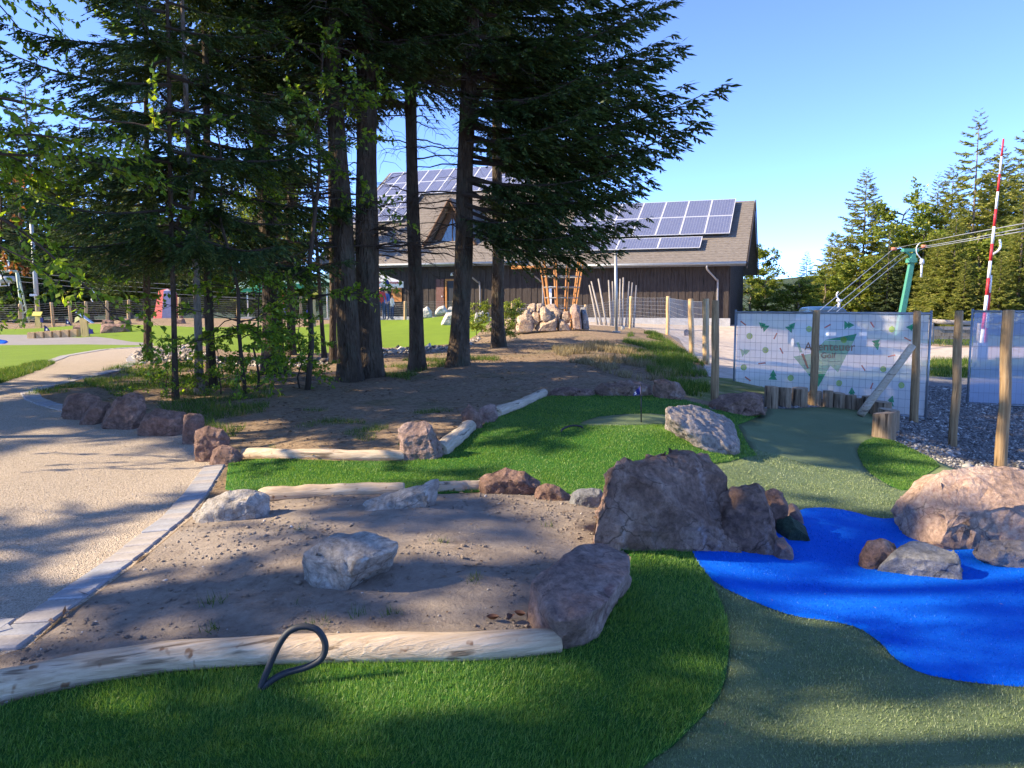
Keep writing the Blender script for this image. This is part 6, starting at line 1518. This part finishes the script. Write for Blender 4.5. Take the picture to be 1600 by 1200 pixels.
# car
M['carblue'] = plain('blue_car_paint', (.03, .085, .19), .25, .3, .6, .05); M['tyre'] = plain('tyre', (.02, .02, .02), .9)
cb = ground_at(1322, 540, 31); zr = at(1322, 479, 31).z; cb.z = min(cb.z, zr - 1.5)
cb.z = H(cb.x, cb.y); ch = zr - cb.z
car = thing('parked_car', 'blue parked car, its roof showing above the printed banner', 'car', cb)
def loft(secs):
    """cross sections (y, half width bottom, half width top, z bottom, z top)"""
    V = []; F = []; n = 8
    for (y_, wb_, wt_, z0, z1) in secs:
        V += [(cb.x - wb_, cb.y + y_, cb.z + z0), (cb.x - wb_ * 1.02, cb.y + y_, cb.z + z0 * .5 + z1 * .5), (cb.x - wt_, cb.y + y_, cb.z + z1 - .05), (cb.x - wt_ * .85, cb.y + y_, cb.z + z1), (cb.x + wt_ * .85, cb.y + y_, cb.z + z1), (cb.x + wt_, cb.y + y_, cb.z + z1 - .05), (cb.x + wb_ * 1.02, cb.y + y_, cb.z + z0 * .5 + z1 * .5), (cb.x + wb_, cb.y + y_, cb.z + z0)]
    m = len(secs)
    for i in range(m - 1):
        for j in range(n): k = (j + 1) % n; F.append((i * n + j, i * n + k, (i + 1) * n + k, (i + 1) * n + j))
    F += [tuple(range(n - 1, -1, -1)), tuple((m - 1) * n + j for j in range(n))]
    return np.array(V), F
hb = ch * .6
part(car, 'body', loft([(-.1, .7, .68, .3, hb * .8), (.1, .86, .8, .22, hb * .95), (1.2, .9, .84, .22, hb), (3.0, .9, .85, .22, hb * 1.02), (4.1, .88, .82, .24, hb), (4.3, .75, .72, .32, hb * .85)]), M['carblue'], True)
part(car, 'cabin', loft([(.95, .8, .76, hb - .02, hb + .02), (1.7, .78, .64, hb - .02, ch * .965), (2.4, .78, .65, hb - .02, ch), (3.4, .78, .64, hb - .02, ch * .98), (4.05, .78, .72, hb - .02, hb + .05)]), M['carblue'], True)
for nm, y0, y1, z0, z1 in (('windscreen', 1.02, 1.62, hb + .05, ch * .93), ('rear_window', 4.0, 3.5, hb + .06, ch * .93)):
    e = -.03 if nm == 'windscreen' else .03
    V = np.array([(cb.x - .68, cb.y + y0 + e, cb.z + z0), (cb.x + .68, cb.y + y0 + e, cb.z + z0), (cb.x + .56, cb.y + y1 + e, cb.z + z1), (cb.x - .56, cb.y + y1 + e, cb.z + z1)]); part(car, nm, (V, [(0, 1, 2, 3)]), M['glass'])
for sx in (-1, 1):
    V = np.array([(cb.x + sx * .80, cb.y + 1.35, cb.z + hb + .04), (cb.x + sx * .80, cb.y + 3.7, cb.z + hb + .04), (cb.x + sx * .69, cb.y + 3.35, cb.z + ch * .93), (cb.x + sx * .69, cb.y + 1.85, cb.z + ch * .93)]); part(car, 'side_window', (V, [(0, 1, 2, 3)]), M['glass'])
    part(car, 'headlight', MB().box((cb.x + sx * .62, cb.y - .06, cb.z + hb * .72), .3, .12, .14), M['white'])
    for y_ in (.75, 3.4):
        w_ = part(car, 'wheel', MB().tube([(cb.x + sx * .70, cb.y + y_, cb.z + .31), (cb.x + sx * .91, cb.y + y_, cb.z + .31)], .31, 18), M['tyre'], True)
        part(w_, 'rim', MB().tube([(cb.x + sx * .90, cb.y + y_, cb.z + .31), (cb.x + sx * .925, cb.y + y_, cb.z + .31)], .2, 14), M['alu'])
# timber trough
b = ground_at(1475, 530, 40); o = thing('timber_trough', 'weathered timber trough on stout posts seen through the banner gap', 'trough', b)
L0, L1 = at(1453, 502, 39.5), at(1530, 506, 39.5)
part(o, 'beam', MB().tube([L0, L1], .12, 8), M['greywood'], True)
for k in range(4):
    q0, q1 = L0.lerp(L1, .02) + Vector((0, -.05 + .22 * k, -.2 - .17 * k)), L1 + Vector((0, -.05 + .22 * k, -.35 - .17 * k)); part(o, 'plank', MB().box(tuple((q0 + q1) / 2), (q1 - q0).length, .05, .17), M['greywood'])
for px in (1455, 1530):
    t = at(px, 505, 39.4); g_ = ground_at(px, 530, 39.4); part(o, 'leg', post_geo(g_, t, .13, 3, 8), M['greywood'], True)
# small stones near the fence
for i, (x, y_, w_, lb) in enumerate([(1073, 521, 9, 'reddish stone lying between the fence posts on the track'), (973, 513, 6, 'pale stone at the foot of the steel mast')]):
    rock([(x - w_ / 2, y_), (x - w_ / 2, y_ - w_ * .5), (x, y_ - w_ * .85), (x + w_ / 2, y_ - w_ * .5), (x + w_ / 2, y_)], M['rock_red' if i == 0 else 'rock_pale'], lb, seed=130 + i, depth=28)
# distant wooded ridge
def ridge():
    V = []; F = []; n = 90
    for i in range(n + 1):
        a = math.radians(-60 + 120 * i / n); 
        for j, (R, hf) in enumerate(((330, 0), (420, 1), (560, 1.15))):
            x, y_ = R * math.sin(a), R * math.cos(a); V.append((x, y_, -14 + hf * (30 + 7 * noise.noise((a * 3, 0, 1)) + 3.0 * noise.noise((a * 22, 3, 1)) + 2.2 * noise.noise((a * 90, 3, 4)))))
    for i in range(n):
        for j in range(2): F.append((i * 3 + j, i * 3 + j + 1, (i + 1) * 3 + j + 1, (i + 1) * 3 + j))
    return np.array(V), F
M['ridge'] = surf('far_wood', [(.3, (.03, .05, .03)), (.7, (.07, .10, .055))], .12, .95, fine=.6, bs=1, bd=2)
o = new_obj('hills', link_mesh('hills', *ridge(), M['ridge'])); tag(o, kind='structure')
